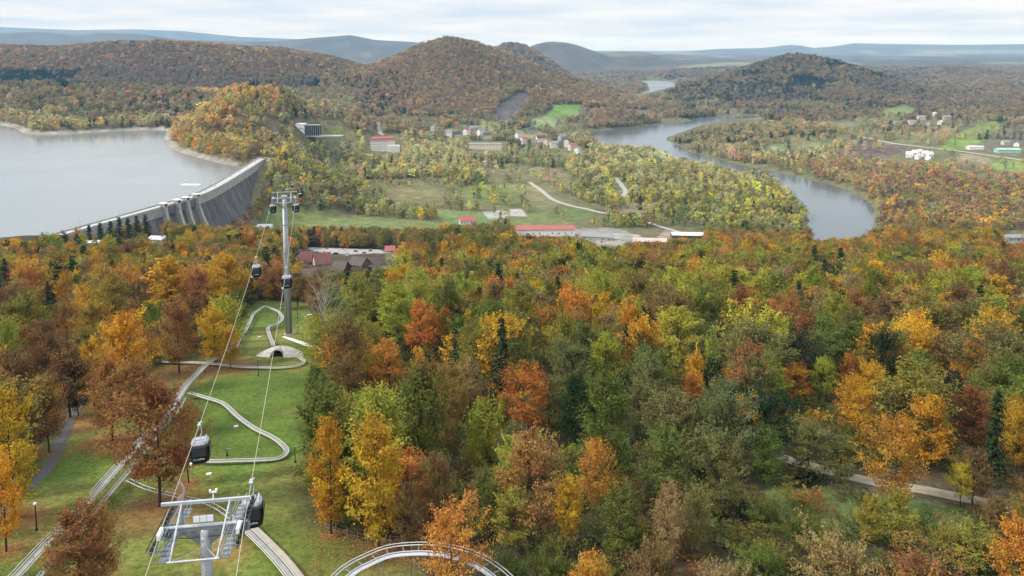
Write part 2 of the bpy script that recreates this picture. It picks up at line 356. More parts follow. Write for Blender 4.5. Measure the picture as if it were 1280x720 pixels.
for P, c, px in FIELDG:
    wob = np.clip(gy / 200, 1, 9); m = inpoly(gx + wob * fbm(gx / (6 * wob), gy / (6 * wob), 3) * 2.2, gy + wob * fbm(gx / (6 * wob) + 50, gy / (6 * wob), 3) * 2.6, P)
    colr[m, :3] = np.array(c) * (1 + 0.2 * n_a[m] + 0.35 * n_b[m]) * (1 + np.array([0.25, 0.02, 0.1]) * fbm(gx[m] / 40, gy[m] / 40, 3)[:, None])
m = inpoly(gx, gy, MEADP); colr[m, :3] = np.array([0.085, 0.11, 0.035]) * (1 + 0.3 * n_a[m])
lawnd = polydist(gx, gy, LAWN); inl = inpoly(gx, gy, LAWN)
lw = np.where(inl, 0.5 + lawnd / 5, 0.5 - lawnd / 5) + 0.5 * n_a[:, 0]; lw = (np.clip(lw, 0, 1) * (gy < 330))[:, None]
dry = sst(-0.1, 0.6, fbm(gx / 14 + 40, gy / 22, 5) + 0.5 * sst(125, 85, gy) - 0.05 + 0.12 * fbm(gx / 2.5, gy / 2.5, 3))[:, None]
gl = np.array([0.084, 0.126, 0.022]) * (1 - dry) + np.array([0.155, 0.145, 0.04]) * dry
LITTER = [gpoly([(u - w_, v), (u, v - w_ * 0.45), (u + w_, v), (u, v + w_ * 0.45)]) for u, v, w_ in [(200, 640, 75), (100, 735, 75), (222, 468, 40), (141, 552, 36), (100, 530, 40), (268, 460, 36), (25, 650, 40), (280, 690, 50), (430, 650, 26)]]
lit = np.zeros(len(gx))
for P in LITTER:
    c = np.mean(P, 0); rr = np.max(np.hypot(*(np.array(P) - c).T)); lit = np.maximum(lit, 1 - sst(0.35, 1.0, np.hypot(gx - c[0], gy - c[1]) / rr))
lit = np.clip(lit * (0.75 + 0.9 * n_a[:, 0]), 0, 1)[:, None]
gl = gl * (1 - lit) + np.array([0.19, 0.105, 0.04]) * lit
colr[:, :3] = colr[:, :3] * (1 - lw) + gl * lw
colr[:, :3] = np.clip(colr[:, :3], 0.01, 1)
gm = bpy.data.materials.new('ground_cover'); gm.use_nodes = True; t = gm.node_tree; p = t.nodes['Principled BSDF']; p.inputs['Roughness'].default_value = 0.95; p.inputs['Specular IOR Level'].default_value = 0.1
at = t.nodes.new('ShaderNodeAttribute'); at.attribute_name = 'cover'; ge = t.nodes.new('ShaderNodeNewGeometry')
def noise_node(t, ge, sc, det=6, ro=0.6):
    n = t.nodes.new('ShaderNodeTexNoise'); n.inputs['Scale'].default_value = sc; n.inputs['Detail'].default_value = det; n.inputs['Roughness'].default_value = ro; t.links.new(ge.outputs['Position'], n.inputs['Vector']); return n
na1 = noise_node(t, ge, 1.3, 5, 0.75); na2 = noise_node(t, ge, 0.09, 6); na3 = noise_node(t, ge, 0.012, 5)
def rampv(t, n, lo, hi, a=0.3, b=0.7):
    r = t.nodes.new('ShaderNodeMapRange'); r.inputs[1].default_value = a; r.inputs[2].default_value = b; r.inputs[3].default_value = lo; r.inputs[4].default_value = hi; t.links.new(n.outputs['Fac'], r.inputs[0]); return r
r1 = rampv(t, na1, 0.45, 1.55); r2 = rampv(t, na2, 0.65, 1.35); r3 = rampv(t, na3, 0.85, 1.15)
mm = t.nodes.new('ShaderNodeMath'); mm.operation = 'MULTIPLY'; t.links.new(r1.outputs[0], mm.inputs[0]); t.links.new(r2.outputs[0], mm.inputs[1])
mm2 = t.nodes.new('ShaderNodeMath'); mm2.operation = 'MULTIPLY'; t.links.new(mm.outputs[0], mm2.inputs[0]); t.links.new(r3.outputs[0], mm2.inputs[1])
vm_ = t.nodes.new('ShaderNodeVectorMath'); vm_.operation = 'SCALE'; t.links.new(at.outputs['Color'], vm_.inputs[0]); t.links.new(mm2.outputs[0], vm_.inputs['Scale']); t.links.new(vm_.outputs[0], p.inputs['Base Color'])
bpn = t.nodes.new('ShaderNodeBump'); bpn.inputs['Strength'].default_value = 0.6; bpn.inputs['Distance'].default_value = 0.12; t.links.new(na1.outputs['Fac'], bpn.inputs['Height']); t.links.new(bpn.outputs[0], p.inputs['Normal'])
g = link('ground', npmesh('ground', np.stack([gx, gy, gzz], 1), quads, gm, {'cover': ('FLOAT_COLOR', colr)}, True)); tag(g, kind='structure')

# triangle-exact height on the ground sheet, for things laid on it
def mz(x, y):
    r_ = math.hypot(x, y); a = math.degrees(math.atan2(x, y))
    i = min(max(np.searchsorted(rad, r_) - 1, 0), nr - 2); j = min(max(np.searchsorted(ang, a) - 1, 0), na - 2)
    tr = (r_ - rad[i]) / (rad[i + 1] - rad[i]); ta = (a - ang[j]) / (ang[j + 1] - ang[j])
    z = GZm[i:i + 2, j:j + 2]
    return float((z[0, 0] * (1 - ta) + z[0, 1] * ta) * (1 - tr) + (z[1, 0] * (1 - ta) + z[1, 1] * ta) * tr)
def gp(u, v):
    p = ground(u, v); return Vector((p[0], p[1], mz(p[0], p[1])))

# water
def water_mat(name, col, rough, sc, st, dist):
    m = bpy.data.materials.new(name); m.use_nodes = True; t = m.node_tree; p = t.nodes['Principled BSDF']
    p.inputs['Base Color'].default_value = (*col, 1); p.inputs['Roughness'].default_value = rough; p.inputs['IOR'].default_value = 1.33
    ge = t.nodes.new('ShaderNodeNewGeometry'); n = noise_node(t, ge, sc, 4); b = t.nodes.new('ShaderNodeBump'); b.inputs['Strength'].default_value = st; b.inputs['Distance'].default_value = dist
    t.links.new(n.outputs['Fac'], b.inputs['Height']); t.links.new(b.outputs[0], p.inputs['Normal'])
    n2 = noise_node(t, ge, 0.006, 5, 0.6); rr = rampv(t, n2, rough * 0.85, rough * 1.7, 0.38, 0.64); t.links.new(rr.outputs[0], p.inputs['Roughness']); return m      # calm and wind-ruffled patches
wl = water_mat('lake_water', (0.19, 0.205, 0.2), 0.12, 0.35, 0.25, 0.3); wr = water_mat('river_water', (0.085, 0.10, 0.10), 0.12, 0.3, 0.3, 0.25)
def water(name, P, z, m):
    me = bpy.data.meshes.new(name); me.from_pydata([(x, y, z) for x, y in P], [], [tuple(range(len(P)))]); me.materials.append(m)
    bm = bmesh.new(); bm.from_mesh(me); bmesh.ops.triangulate(bm, faces=bm.faces); bmesh.ops.recalc_face_normals(bm, faces=bm.faces)
    if sum(f.normal.z for f in bm.faces) < 0: bmesh.ops.reverse_faces(bm, faces=bm.faces)
    bm.to_mesh(me); bm.free(); tag(link(name, me), kind='structure')
water('lake', LAKE, LAKE_Z, wl); water('river', [(-150, 712), (1500, 712), (1500, 2450), (-150, 2450)], RIV_Z, wr); water('distant_river', FAR_R, RIV_Z + 1.5, water_mat('still_water', (0.14, 0.16, 0.16), 0.3, 0.2, 0.6, 0.6))

# roads and paths
def ribbon(name, px, width, m, off=0.05, n=10, label=None):
    P = catmull([gp(u, v)[:2] for u, v in px], n); wd = width if hasattr(width, '__len__') else (width, width); vs = []; fs = []
    acc = []
    for i in range(len(P) - 1):
        k = max(1, int(np.hypot(*(P[i + 1] - P[i])) / 4)); acc += [P[i] + (P[i + 1] - P[i]) * j / k for j in range(k)]
    P = np.array(acc + [P[-1]]); K = 4
    for i, p_ in enumerate(P):
        t_ = P[min(i + 1, len(P) - 1)] - P[max(i - 1, 0)]; t_ /= np.hypot(*t_) + 1e-9; nn = np.array([-t_[1], t_[0]]); w_ = wd[0] + (wd[1] - wd[0]) * i / (len(P) - 1)
        for k in range(K + 1):
            q = p_ + nn * w_ * (k / K - 0.5); vs.append((q[0], q[1], mz(q[0], q[1]) + off))
    for i in range(len(P) - 1):
        for k in range(K): a = i * (K + 1) + k; fs.append((a, a + 1, a + K + 2, a + K + 1))
    o = MB().add(vs, fs).build(name, m); tag(o, kind='structure'); return P
ROADM = mat('pale_gravel', (0.33, 0.31, 0.27), 0.95, noise=(0.4, 0.2)); ASPH = mat('worn_asphalt', (0.09, 0.088, 0.085), 0.9, noise=(0.8, 0.25)); CONC = mat('pale_concrete', (0.62, 0.60, 0.56), 0.85, noise=(0.5, 0.15)); DIRT = mat('beige_dirt', (0.26, 0.215, 0.15), 0.95, noise=(0.5, 0.25))
ROADS = [('road', [(662, 228), (675, 237), (690, 249), (712, 257), (735, 262), (755, 267)], 6.5, ROADM, 0.4), ('road', [(769, 222), (777, 232), (782, 240), (778, 247)], 7, ROADM, 0.4),
         ('road', [(453, 145), (466, 148), (474, 158), (477, 168)], 9, ROADM, 0.5), ('road', [(1075, 171), (1120, 180), (1190, 188), (1240, 195), (1295, 203)], 9, ROADM, 0.5),
         ('road', [(598, 203), (625, 201), (655, 199)], 9, ROADM, 0.5), ('road', [(752, 266), (790, 272), (830, 285), (850, 291)], 6, ROADM, 0.4),
         ('footpath', [(118, 478), (92, 516), (78, 548), (62, 582), (30, 615), (-20, 650)], 1.9, ASPH, 0.06), ('footpath', [(975, 572), (1010, 582), (1080, 600), (1150, 612), (1200, 622), (1260, 634)], 3.2, DIRT, 0.06),
         ('concrete_path', [(354, 421), (372, 427), (403, 438)], (1.2, 2.6), CONC, 0.08)]
ROADPX = []
for nme, px, wd, m_, off in ROADS: ROADPX.append((ribbon(nme, px, wd, m_, off), (max(wd) if hasattr(wd, '__len__') else wd)))

exec_after = []
# ------------------------------------------------------------------ leaf materials
def leaf_mat(name, inst):
    m = bpy.data.materials.new(name); m.use_nodes = True; t = m.node_tree; t.nodes.remove(t.nodes['Principled BSDF']); out = t.nodes['Material Output']
    if inst: a = t.nodes.new('ShaderNodeAttribute'); a.attribute_type = 'INSTANCER'; a.attribute_name = 'tint'; src = a.outputs['Color']
    else: a = t.nodes.new('ShaderNodeObjectInfo'); src = a.outputs['Color']
    va = t.nodes.new('ShaderNodeAttribute'); va.attribute_name = 'var'; vb = t.nodes.new('ShaderNodeAttribute'); vb.attribute_name = 'hue'
    hs = t.nodes.new('ShaderNodeHueSaturation'); t.links.new(src, hs.inputs['Color'])
    mr = t.nodes.new('ShaderNodeMapRange'); mr.inputs[3].default_value = 0.475; mr.inputs[4].default_value = 0.54; t.links.new(vb.outputs['Fac'], mr.inputs[0]); t.links.new(mr.outputs[0], hs.inputs['Hue'])
    mv = t.nodes.new('ShaderNodeMapRange'); mv.inputs[3].default_value = 0.55; mv.inputs[4].default_value = 1.5; t.links.new(va.outputs['Fac'], mv.inputs[0]); t.links.new(mv.outputs[0], hs.inputs['Value'])
    d = t.nodes.new('ShaderNodeBsdfDiffuse'); tr = t.nodes.new('ShaderNodeBsdfTranslucent'); mxs = t.nodes.new('ShaderNodeMixShader'); mxs.inputs[0].default_value = 0.3
    t.links.new(hs.outputs[0], d.inputs[0]); t.links.new(hs.outputs[0], tr.inputs[0]); t.links.new(d.outputs[0], mxs.inputs[1]); t.links.new(tr.outputs[0], mxs.inputs[2]); t.links.new(mxs.outputs[0], out.inputs[0])
    return m
LM_O, LM_I = leaf_mat('leaves_single', False), leaf_mat('leaves_wood', True)
BARK = mat('bark', (0.045, 0.036, 0.028), 0.95, noise=(4, 0.35)); BIRCH = mat('pale_bark', (0.26, 0.24, 0.21), 0.9, noise=(5, 0.3))

# ------------------------------------------------------------------ tree shapes (reference height 14 m)
TH = 14.0
def leaves(pos, nrm, size, r):
    n = len(pos); nrm = nrm / (np.linalg.norm(nrm, axis=1, keepdims=True) + 1e-9)
    a = np.cross(nrm, r.normal(size=(n, 3))); a /= np.linalg.norm(a, axis=1, keepdims=True) + 1e-9; b = np.cross(nrm, a)
    s = (size * r.uniform(0.6, 1.35, n))[:, None]; q = r.uniform(0.55, 0.9, n)[:, None]
    v = np.stack([pos - a * s, pos - b * s * q + nrm * s * 0.15, pos + a * s, pos + b * s * q + nrm * s * 0.15], 1)
    return v.reshape(-1, 3)
ENV = {'round': (0.34, 0.20, 1.0), 'oval': (0.275, 0.15, 1.0), 'tall': (0.16, 0.12, 1.0), 'spread': (0.45, 0.28, 1.0), 'droop': (0.26, 0.10, 1.0), 'sparse': (0.35, 0.24, 1.0), 'shrub': (0.60, 0.0, 1.0)}
def crown(name, seed, shape, nb, ks, m_, leaf, m):
    """branches leave the stem and end on an uneven envelope; leaves sit in flat sprays along their outer part"""
    r = np.random.default_rng(seed); hw, c0, c1 = ENV[shape]; hw *= TH; c0 *= TH; c1 *= TH
    f = (np.arange(nb) + r.uniform(0, 1, nb)) / nb
    z0 = c0 + (c1 * 0.86 - c0) * f ** 1.05 * 0.92
    az = np.arange(nb) * 2.39996 + r.normal(size=nb) * 0.35
    el = np.radians(np.clip(14 + 58 * f ** 1.3 + r.normal(size=nb) * 11, -5, 84))
    if shape == 'spread': el *= 0.72
    if shape == 'shrub': el = np.radians(r.uniform(15, 80, nb)); z0 = np.full(nb, 0.05 * TH) + r.uniform(0, 0.2, nb) * TH
    side = 1 + 0.22 * np.sin(az + r.uniform(0, 6.28)) + 0.16 * np.sin(2 * az + r.uniform(0, 6.28))          # a lopsided outline
    d = np.stack([np.cos(az) * np.cos(el), np.sin(az) * np.cos(el), np.sin(el)], 1)
    cz, hz = (c0 + c1) / 2, (c1 - c0) / 2
    # distance along d from (0,0,z0) to the ellipsoid
    A = (d[:, 0] ** 2 + d[:, 1] ** 2) / hw ** 2 + d[:, 2] ** 2 / hz ** 2; B = 2 * d[:, 2] * (z0 - cz) / hz ** 2; Cc = ((z0 - cz) / hz) ** 2 - 1
    Lg = (-B + np.sqrt(np.maximum(B * B - 4 * A * Cc, 0))) / (2 * A); Lg = np.clip(Lg, 0.1 * TH, 0.7 * TH) * side * r.uniform(0.68, 1.14, nb)
    st = np.stack([np.zeros(nb), np.zeros(nb), z0], 1); tip = st + d * Lg[:, None]
    tt = r.uniform(0.36, 1.03, (nb, ks)) ** 0.8
    lat = np.cross(d, np.array([0, 0, 1.0])); lat /= np.linalg.norm(lat, axis=1, keepdims=True) + 1e-6
    sw = r.normal(size=(nb, ks)) * 0.17 * Lg[:, None] * (1.15 - 0.5 * tt)
    S0 = st[:, None] + d[:, None] * (tt * Lg[:, None])[..., None] + lat[:, None] * sw[..., None]
    S0[..., 2] += r.normal(size=(nb, ks)) * 0.03 * TH - (0.05 * TH * tt ** 3 if shape != 'droop' else 0.0)
    S0 = S0.reshape(-1, 3); dd = np.repeat(d, ks, 0); ll = np.repeat(lat, ks, 0); n0 = len(S0)
    sz = TH * 0.034 * {'tall': 0.8, 'shrub': 1.25, 'sparse': 1.05}.get(shape, 1.0) * r.uniform(0.65, 1.4, n0) * (1 if m_ > 8 else 1.35)
    P = np.repeat(S0, m_, 0); q = r.normal(size=P.shape); sg = np.repeat(sz, m_)[:, None]; D2 = np.repeat(dd, m_, 0); L2 = np.repeat(ll, m_, 0)
    if shape == 'droop': P = P + sg * (D2 * q[:, :1] * 0.6 + L2 * q[:, 1:2] * 0.6) - np.array([0, 0, 1.0]) * np.abs(q[:, 2:3]) * sg * 2.6
    else: P = P + sg * (D2 * q[:, :1] * 1.15 + L2 * q[:, 1:2] * 0.85 + np.array([0, 0, 1.0]) * q[:, 2:3] * 0.42)
    P[:, 2] = np.clip(P[:, 2], TH * (0.02 if shape in ('shrub', 'droop') else 0.12), TH * 1.03)
    nr_ = D2 * 0.35 + np.array([0, 0, 0.6]) + r.normal(size=P.shape) * 0.6
    if shape == 'droop': nr_ = D2 * np.array([1, 1, 0.2]) + r.normal(size=P.shape) * 0.4
    v = leaves(P, nr_, leaf, r); n = len(P)
    bh = np.repeat(r.uniform(0, 1, nb), ks * m_); bv = np.repeat(r.uniform(0, 1, n0), m_)
    var = np.clip(0.45 * bv + 0.15 * bh + 0.4 * r.uniform(0, 1, n), 0, 1); hue = np.clip(0.55 * bh + 0.25 * bv + 0.2 * r.uniform(0, 1, n), 0, 1)
    me = npmesh(name, v, np.arange(n * 4).reshape(-1, 4), m, {'var': ('FLOAT', np.repeat(var, 4)), 'hue': ('FLOAT', np.repeat(hue, 4))})
    return me, (st, tip)
def trunk(name, seed, C, m, nl=9, r0=0.24, twigs=0):
    r = np.random.default_rng(seed); mb = MB(); top = TH * 0.84; st, tip = C
    x1, y1 = r.normal(size=2) * 0.2
    bend = lambda z: Vector((x1 * math.sin(z / TH * 2.2), y1 * math.sin(z / TH * 2.7), z))
    mb.tube([bend(z) for z in (-0.6, 0.5, TH * 0.2, TH * 0.4, TH * 0.6, top)], [r0 * 1.35, r0, r0 * 0.8, r0 * 0.58, r0 * 0.36, r0 * 0.1], 7)
    for i in r.choice(len(st), min(nl, len(st)), replace=False):
        a = bend(st[i][2]); e = a.lerp(Vector(tip[i]), 0.92); q = a.lerp(e, 0.5) + Vector((0, 0, -0.2)); k = r0 * (1 - st[i][2] / TH * 0.6)
        mb.tube([a, q, e], [k * 0.42, k * 0.24, k * 0.06], 4, False)
        for _ in range(twigs):
            b0 = a.lerp(e, r.uniform(0.35, 0.95)); dr = Vector(r.normal(size=3)) * 0.8 + (e - a).normalized(); dr.z = abs(dr.z) * 0.8 + 0.15; dr.normalize(); e2 = b0 + dr * r.uniform(0.8, 2.1)
            mb.tube([b0, b0.lerp(e2, 0.5) + Vector(r.normal(size=3)) * 0.1, e2], [r0 * 0.12, r0 * 0.08, r0 * 0.03], 3, False)
    return mb.mesh(name, m)
def conifer(name, seed, lev, per, nq, leaf, m):
    r = np.random.default_rng(seed); P = []; Nn = []
    for i in range(lev):
        f = (i + 0.3) / lev; z = TH * (0.07 + 0.93 * f); R0 = TH * 0.205 * (1 - f) ** 0.85 * r.uniform(0.85, 1.1) + 0.12
        for k in range(max(4, int(per * (1 - 0.5 * f)))):
            an = r.uniform(0, 6.283); Rb = R0 * r.uniform(0.7, 1.12)
            for j in range(nq):
                q = (j + r.uniform(0.2, 0.9)) / nq; rr = Rb * q
                sp = (1 - q) * 0.25 + 0.12
                P.append((rr * math.cos(an) + r.normal() * sp * 0.8, rr * math.sin(an) + r.normal() * sp * 0.8, z - rr * 0.32 + rr * q * 0.16 + r.normal() * 0.1)); Nn.append((math.cos(an) * 0.45, math.sin(an) * 0.45, 0.9))
    P = np.array(P); Nn = np.array(Nn) + r.normal(size=P.shape) * 0.35; v = leaves(P, Nn, leaf, r); n = len(P)
    return npmesh(name, v, np.arange(n * 4).reshape(-1, 4), m, {'var': ('FLOAT', np.repeat(r.uniform(0.1, 0.9, n), 4)), 'hue': ('FLOAT', np.repeat(r.uniform(0.3, 0.7, n), 4))})
SHAPES = ['round', 'round', 'oval', 'oval', 'spread', 'tall', 'droop', 'sparse', 'round', 'oval', 'sparse', 'shrub', 'tall', 'spread', 'sparse']
HI = {}
for i, s in enumerate(SHAPES):
    nb, ks, m_, lf = {'sparse': (56, 12, 16, 0.145), 'shrub': (46, 8, 20, 0.22), 'tall': (46, 7, 20, 0.15), 'droop': (56, 9, 18, 0.15)}.get(s, (54, 9, 19, 0.145))
    me, C = crown('crown', 100 + i, s, nb, ks, m_, lf, LM_O)
    tk = trunk('trunk', 200 + i, C, BARK, {'sparse': 40, 'shrub': 8}.get(s, 20), {'shrub': 0.12}.get(s, 0.22), 5 if s == 'sparse' else 1)
    HI.setdefault(s, []).append((me, tk))
con_t = MB().tube([(0, 0, -0.6), (0, 0, 1), (0, 0, TH * 0.95)], [0.26, 0.2, 0.03], 6).mesh('trunk', BARK)
HI['spruce'] = [(conifer('crown', 300 + i, 19, 11, 9, 0.27, LM_O), con_t) for i in range(3)]

# prototypes for the woods (kept out of the scene, instanced by geometry nodes)
def proto_col(name, items):
    c = bpy.data.collections.new(name)
    for i, me in enumerate(items):
        o = bpy.data.objects.new('%s_%02d' % (name, i), me); c.objects.link(o)
    return c
MIDS = ['round', 'round', 'oval', 'oval', 'spread', 'tall', 'droop', 'round', 'sparse', 'shrub']
mid_m = []; low_m = []
for i, s in enumerate(MIDS):
    k = {'sparse': (40, 6, 6, 0.22), 'shrub': (26, 5, 9, 0.4)}.get(s, (42, 6, 9, 0.25))
    mid_m.append(crown('mid', 400 + i, s, *k, LM_I)[0]); low_m.append(crown('low', 500 + i, s, 22, 3, 5, 0.66, LM_I)[0])
mid_c = [conifer('midc', 600 + i, 14, 9, 6, 0.42, LM_I) for i in range(3)]; low_c = [conifer('lowc', 610 + i, 9, 6, 3, 0.85, LM_I) for i in range(2)]
PC_MID = proto_col('wood_mid', mid_m); PC_LOW = proto_col('wood_low', low_m); PC_MC = proto_col('wood_midc', mid_c); PC_LC = proto_col('wood_lowc', low_c)
def scatter(name, pos, idx_, rot, scl, tint, colls, kind='stuff', label=None, cat=None):
    """one mesh of points per prototype set, instanced by geometry nodes"""
    me = bpy.data.meshes.new(name); n = len(pos); me.vertices.add(n); me.vertices.foreach_set('co', np.asarray(pos, np.float32).ravel())
    for an, ty, arr, key in (('idx', 'INT', idx_.astype(np.int32), 'value'), ('rot', 'FLOAT', rot, 'value'), ('scl', 'FLOAT_VECTOR', scl, 'vector'), ('tint', 'FLOAT_COLOR', np.concatenate([tint, np.ones((n, 1))], 1), 'color')):
        a = me.attributes.new(an, ty, 'POINT'); a.data.foreach_set(key, np.ascontiguousarray(arr).ravel())
    o = link(name, me); tag(o, label, cat, kind=kind)
    ng = bpy.data.node_groups.new(name, 'GeometryNodeTree'); ng.interface.new_socket('Geometry', in_out='INPUT', socket_type='NodeSocketGeometry'); ng.interface.new_socket('Geometry', in_out='OUTPUT', socket_type='NodeSocketGeometry')
    gi = ng.nodes.new('NodeGroupInput'); go = ng.nodes.new('NodeGroupOutput'); ip = ng.nodes.new('GeometryNodeInstanceOnPoints'); ci = ng.nodes.new('GeometryNodeCollectionInfo')
    ci.inputs['Collection'].default_value = colls; ci.inputs['Separate Children'].default_value = True; ci.inputs['Reset Children'].default_value = True
    def na_(nm, ty): q = ng.nodes.new('GeometryNodeInputNamedAttribute'); q.data_type = ty; q.inputs['Name'].default_value = nm; return q.outputs['Attribute']
    cx = ng.nodes.new('ShaderNodeCombineXYZ'); ng.links.new(na_('rot', 'FLOAT'), cx.inputs['Z'])
    er = ng.nodes.new('FunctionNodeEulerToRotation'); ng.links.new(cx.outputs[0], er.inputs[0])
    ip.inputs['Pick Instance'].default_value = True
    ng.links.new(gi.outputs[0], ip.inputs['Points']); ng.links.new(ci.outputs[0], ip.inputs['Instance']); ng.links.new(na_('idx', 'INT'), ip.inputs['Instance Index']); ng.links.new(er.outputs[0], ip.inputs['Rotation']); ng.links.new(na_('scl', 'FLOAT_VECTOR'), ip.inputs['Scale']); ng.links.new(ip.outputs[0], go.inputs[0])
    md = o.modifiers.new('scatter', 'NODES'); md.node_group = ng
    return o

# ------------------------------------------------------------------ colours of the trees
PAL = {'gold': (0.47, 0.25, 0.03), 'yellow': (0.52, 0.36, 0.04), 'orange': (0.45, 0.185, 0.04), 'rust': (0.27, 0.13, 0.048), 'brown': (0.19, 0.115, 0.052), 'tan': (0.27, 0.19, 0.085), 'olive': (0.215, 0.18, 0.04),
       'lime': (0.30, 0.29, 0.045), 'green': (0.125, 0.14, 0.034), 'dark': (0.032, 0.052, 0.024), 'grey': (0.145, 0.14, 0.052), 'red': (0.43, 0.145, 0.045), 'pale': (0.25, 0.24, 0.10), 'mauve': (0.14, 0.095, 0.07)}
CNAME = {'gold': 'golden-yellow', 'yellow': 'bright yellow', 'orange': 'orange', 'rust': 'rust-brown', 'brown': 'dull brown', 'tan': 'tan', 'olive': 'olive-green', 'lime': 'yellow-green', 'green': 'green', 'dark': 'dark green', 'grey': 'grey-green', 'red': 'red-orange', 'pale': 'pale yellow-green', 'mauve': 'purplish brown'}
ZONES = [
    ([(925, 82), (1000, 66), (1062, 84), (1090, 112), (1000, 122), (930, 112)], dict(dark=2, mauve=2, brown=3, grey=2, olive=2, rust=1.5), .42),  # photo outline, palette weights, share of conifers
    ([(-300, 40), (520, 40), (520, 88), (250, 92), (-300, 88)], dict(rust=3, brown=5, mauve=5, orange=.7, olive=1.5, tan=1.5, dark=.5), .03),
    ([(-300, 84), (250, 86), (400, 100), (400, 112), (210, 118), (-300, 106)], dict(brown=2, mauve=2, olive=1, grey=1), .55),
    ([(-300, 100), (210, 112), (260, 122), (205, 170), (-300, 170)], dict(olive=4, pale=2, tan=2, rust=2, orange=1.2, grey=2, green=1, brown=2), .12),
    ([(195, 195), (205, 150), (250, 112), (300, 92), (340, 94), (352, 130), (330, 180), (300, 210)], dict(orange=3, rust=3, olive=4, gold=1.5, tan=2, green=1), .02),
    ([(340, 92), (420, 100), (450, 140), (420, 165), (340, 180)], dict(olive=4, pale=2, tan=2, grey=2, green=1.5, rust=1), .12),
    ([(400, 88), (480, 84), (520, 108), (530, 150), (420, 150)], dict(rust=3, brown=3, olive=3, grey=2, orange=1.2, dark=1), .22),
    ([(470, 86), (560, 40), (620, 55), (770, 120), (700, 130), (620, 145), (520, 140)], dict(brown=5, rust=3, mauve=3, olive=3.5, tan=1.5, grey=1.5, orange=.5), .05),
    ([(700, 110), (850, 130), (850, 172), (735, 170)], dict(brown=4, rust=2.5, tan=3, olive=2, mauve=2), .06),
    ([(330, 170), (560, 170), (600, 200), (560, 240), (560, 290), (320, 290)], dict(pale=4, olive=4, lime=1.6, tan=2, green=2, grey=1.6, gold=.8), .07),
    ([(520, 145), (740, 165), (760, 210), (600, 215)], dict(olive=3, grey=3, green=2, pale=2, tan=1, orange=.4), .2),
    ([(560, 210), (760, 180), (1010, 215), (1020, 310), (760, 300), (560, 300)], dict(pale=5, lime=2, olive=4, grey=2.5, green=2, yellow=.9, tan=1), .04),
    ([(840, 60), (1160, 70), (1160, 150), (740, 160), (830, 110)], dict(mauve=4, brown=4, olive=2, grey=3, rust=1.2, dark=2), .18),
    ([(1090, 70), (1400, 70), (1400, 150), (1090, 150)], dict(mauve=4, brown=4, olive=3, grey=3, rust=2), .14),
    ([(840, 150), (1100, 140), (1400, 140), (1400, 205), (1150, 210), (960, 205), (850, 190)], dict(olive=4, tan=3, grey=3, pale=1.5, orange=.7), .14),
    ([(900, 185), (1150, 195), (1400, 200), (1400, 305), (1080, 305), (1090, 250), (960, 212)], dict(tan=4, brown=4, rust=3, olive=4, mauve=2, gold=.8, grey=1.5, orange=.6), .01),
    ([(780, 285), (1400, 285), (1400, 350), (820, 350)], dict(rust=3.4, orange=1.8, gold=2.2, olive=3.4, brown=2, green=1.4, lime=1.2, tan=1.2), .015),
    ([(640, 325), (860, 300), (1400, 345), (1400, 450), (640, 450)], dict(olive=4.5, lime=3.4, rust=2, gold=1.6, green=2.4, brown=1.4, orange=.9, tan=1.4, red=.3, dark=.4), .03),
    ([(640, 445), (1400, 445), (1400, 600), (640, 600)], dict(grey=3, green=4, olive=3.2, dark=1.4, brown=1.6, gold=1.2, lime=1.4, rust=.7, orange=.4), .06),
    ([(640, 600), (1400, 600), (1400, 900), (640, 900)], dict(grey=3, green=3, olive=2.5, brown=2.5, tan=1, gold=.6, rust=.8), .02),
    ([(400, 285), (700, 285), (700, 340), (400, 345)], dict(olive=4, green=3, gold=1.2, grey=2.5, orange=1, rust=1, brown=1), .07),
    ([(380, 335), (720, 335), (720, 760), (380, 760)], dict(olive=4, lime=2.2, green=2.6, gold=1.5, orange=.9, brown=1.8, rust=1.2, grey=1.5), .06),
    ([(-300, 280), (400, 280), (400, 460), (-300, 460)], dict(gold=3.2, orange=1.5, rust=2, olive=3.6, brown=2, lime=1.4, green=1.6, dark=.6, tan=1), .07),
    ([(-300, 440), (400, 440), (400, 900), (-300, 900)], dict(rust=3, gold=2, brown=2, olive=1), .0)]
DEFZ = (dict(brown=3, olive=3, rust=2, mauve=2, grey=2), .1)
PK = list(PAL); PV = np.array([PAL[k] for k in PK])
def pick_colours(X, Y, Z):
    """colour index and conifer flag for each tree, patchy by stand"""
    u, v = project(X, Y, Z); n = len(X); Wt = np.zeros((n, len(PK))); con = np.full(n, DEFZ[1]); done = np.zeros(n, bool)
    for poly, wts, cf in ZONES:
        m = inpoly(u, v, poly) & ~done; done |= m
        Wt[m] = [wts.get(k, 0) for k in PK]; con[m] = cf
    Wt[~done] = [DEFZ[0].get(k, 0) for k in PK]
    sc = np.where(Y > 1200, 130, np.where(Y > 700, 70, 40))
    for k in range(len(PK)): Wt[:, k] *= np.exp(1.7 * fbm(X / sc + 31 * k, Y / sc + 7 * k, 2))
    cum = np.cumsum(Wt, 1); cum /= cum[:, -1:]
    ci = (rng.random(n)[:, None] > cum).sum(1)
    cmask = rng.random(n) < np.clip(con * (0.25 + 2.2 * sst(-0.1, 0.35, fbm(X / (sc * 1.4) + 77, Y / (sc * 1.4), 3))), 0, 0.97)
    return np.minimum(ci, len(PK) - 1), cmask
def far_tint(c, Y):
    """distance fade put into the leaf colour: duller and brighter farther off"""
    f = sst(700, 1600, Y)[:, None]; g = c.mean(1, keepdims=True) * np.array([1.18, 1.0, .72]); return (c * (1 - .5 * f) + g * .5 * f) * (1 + .8 * f)
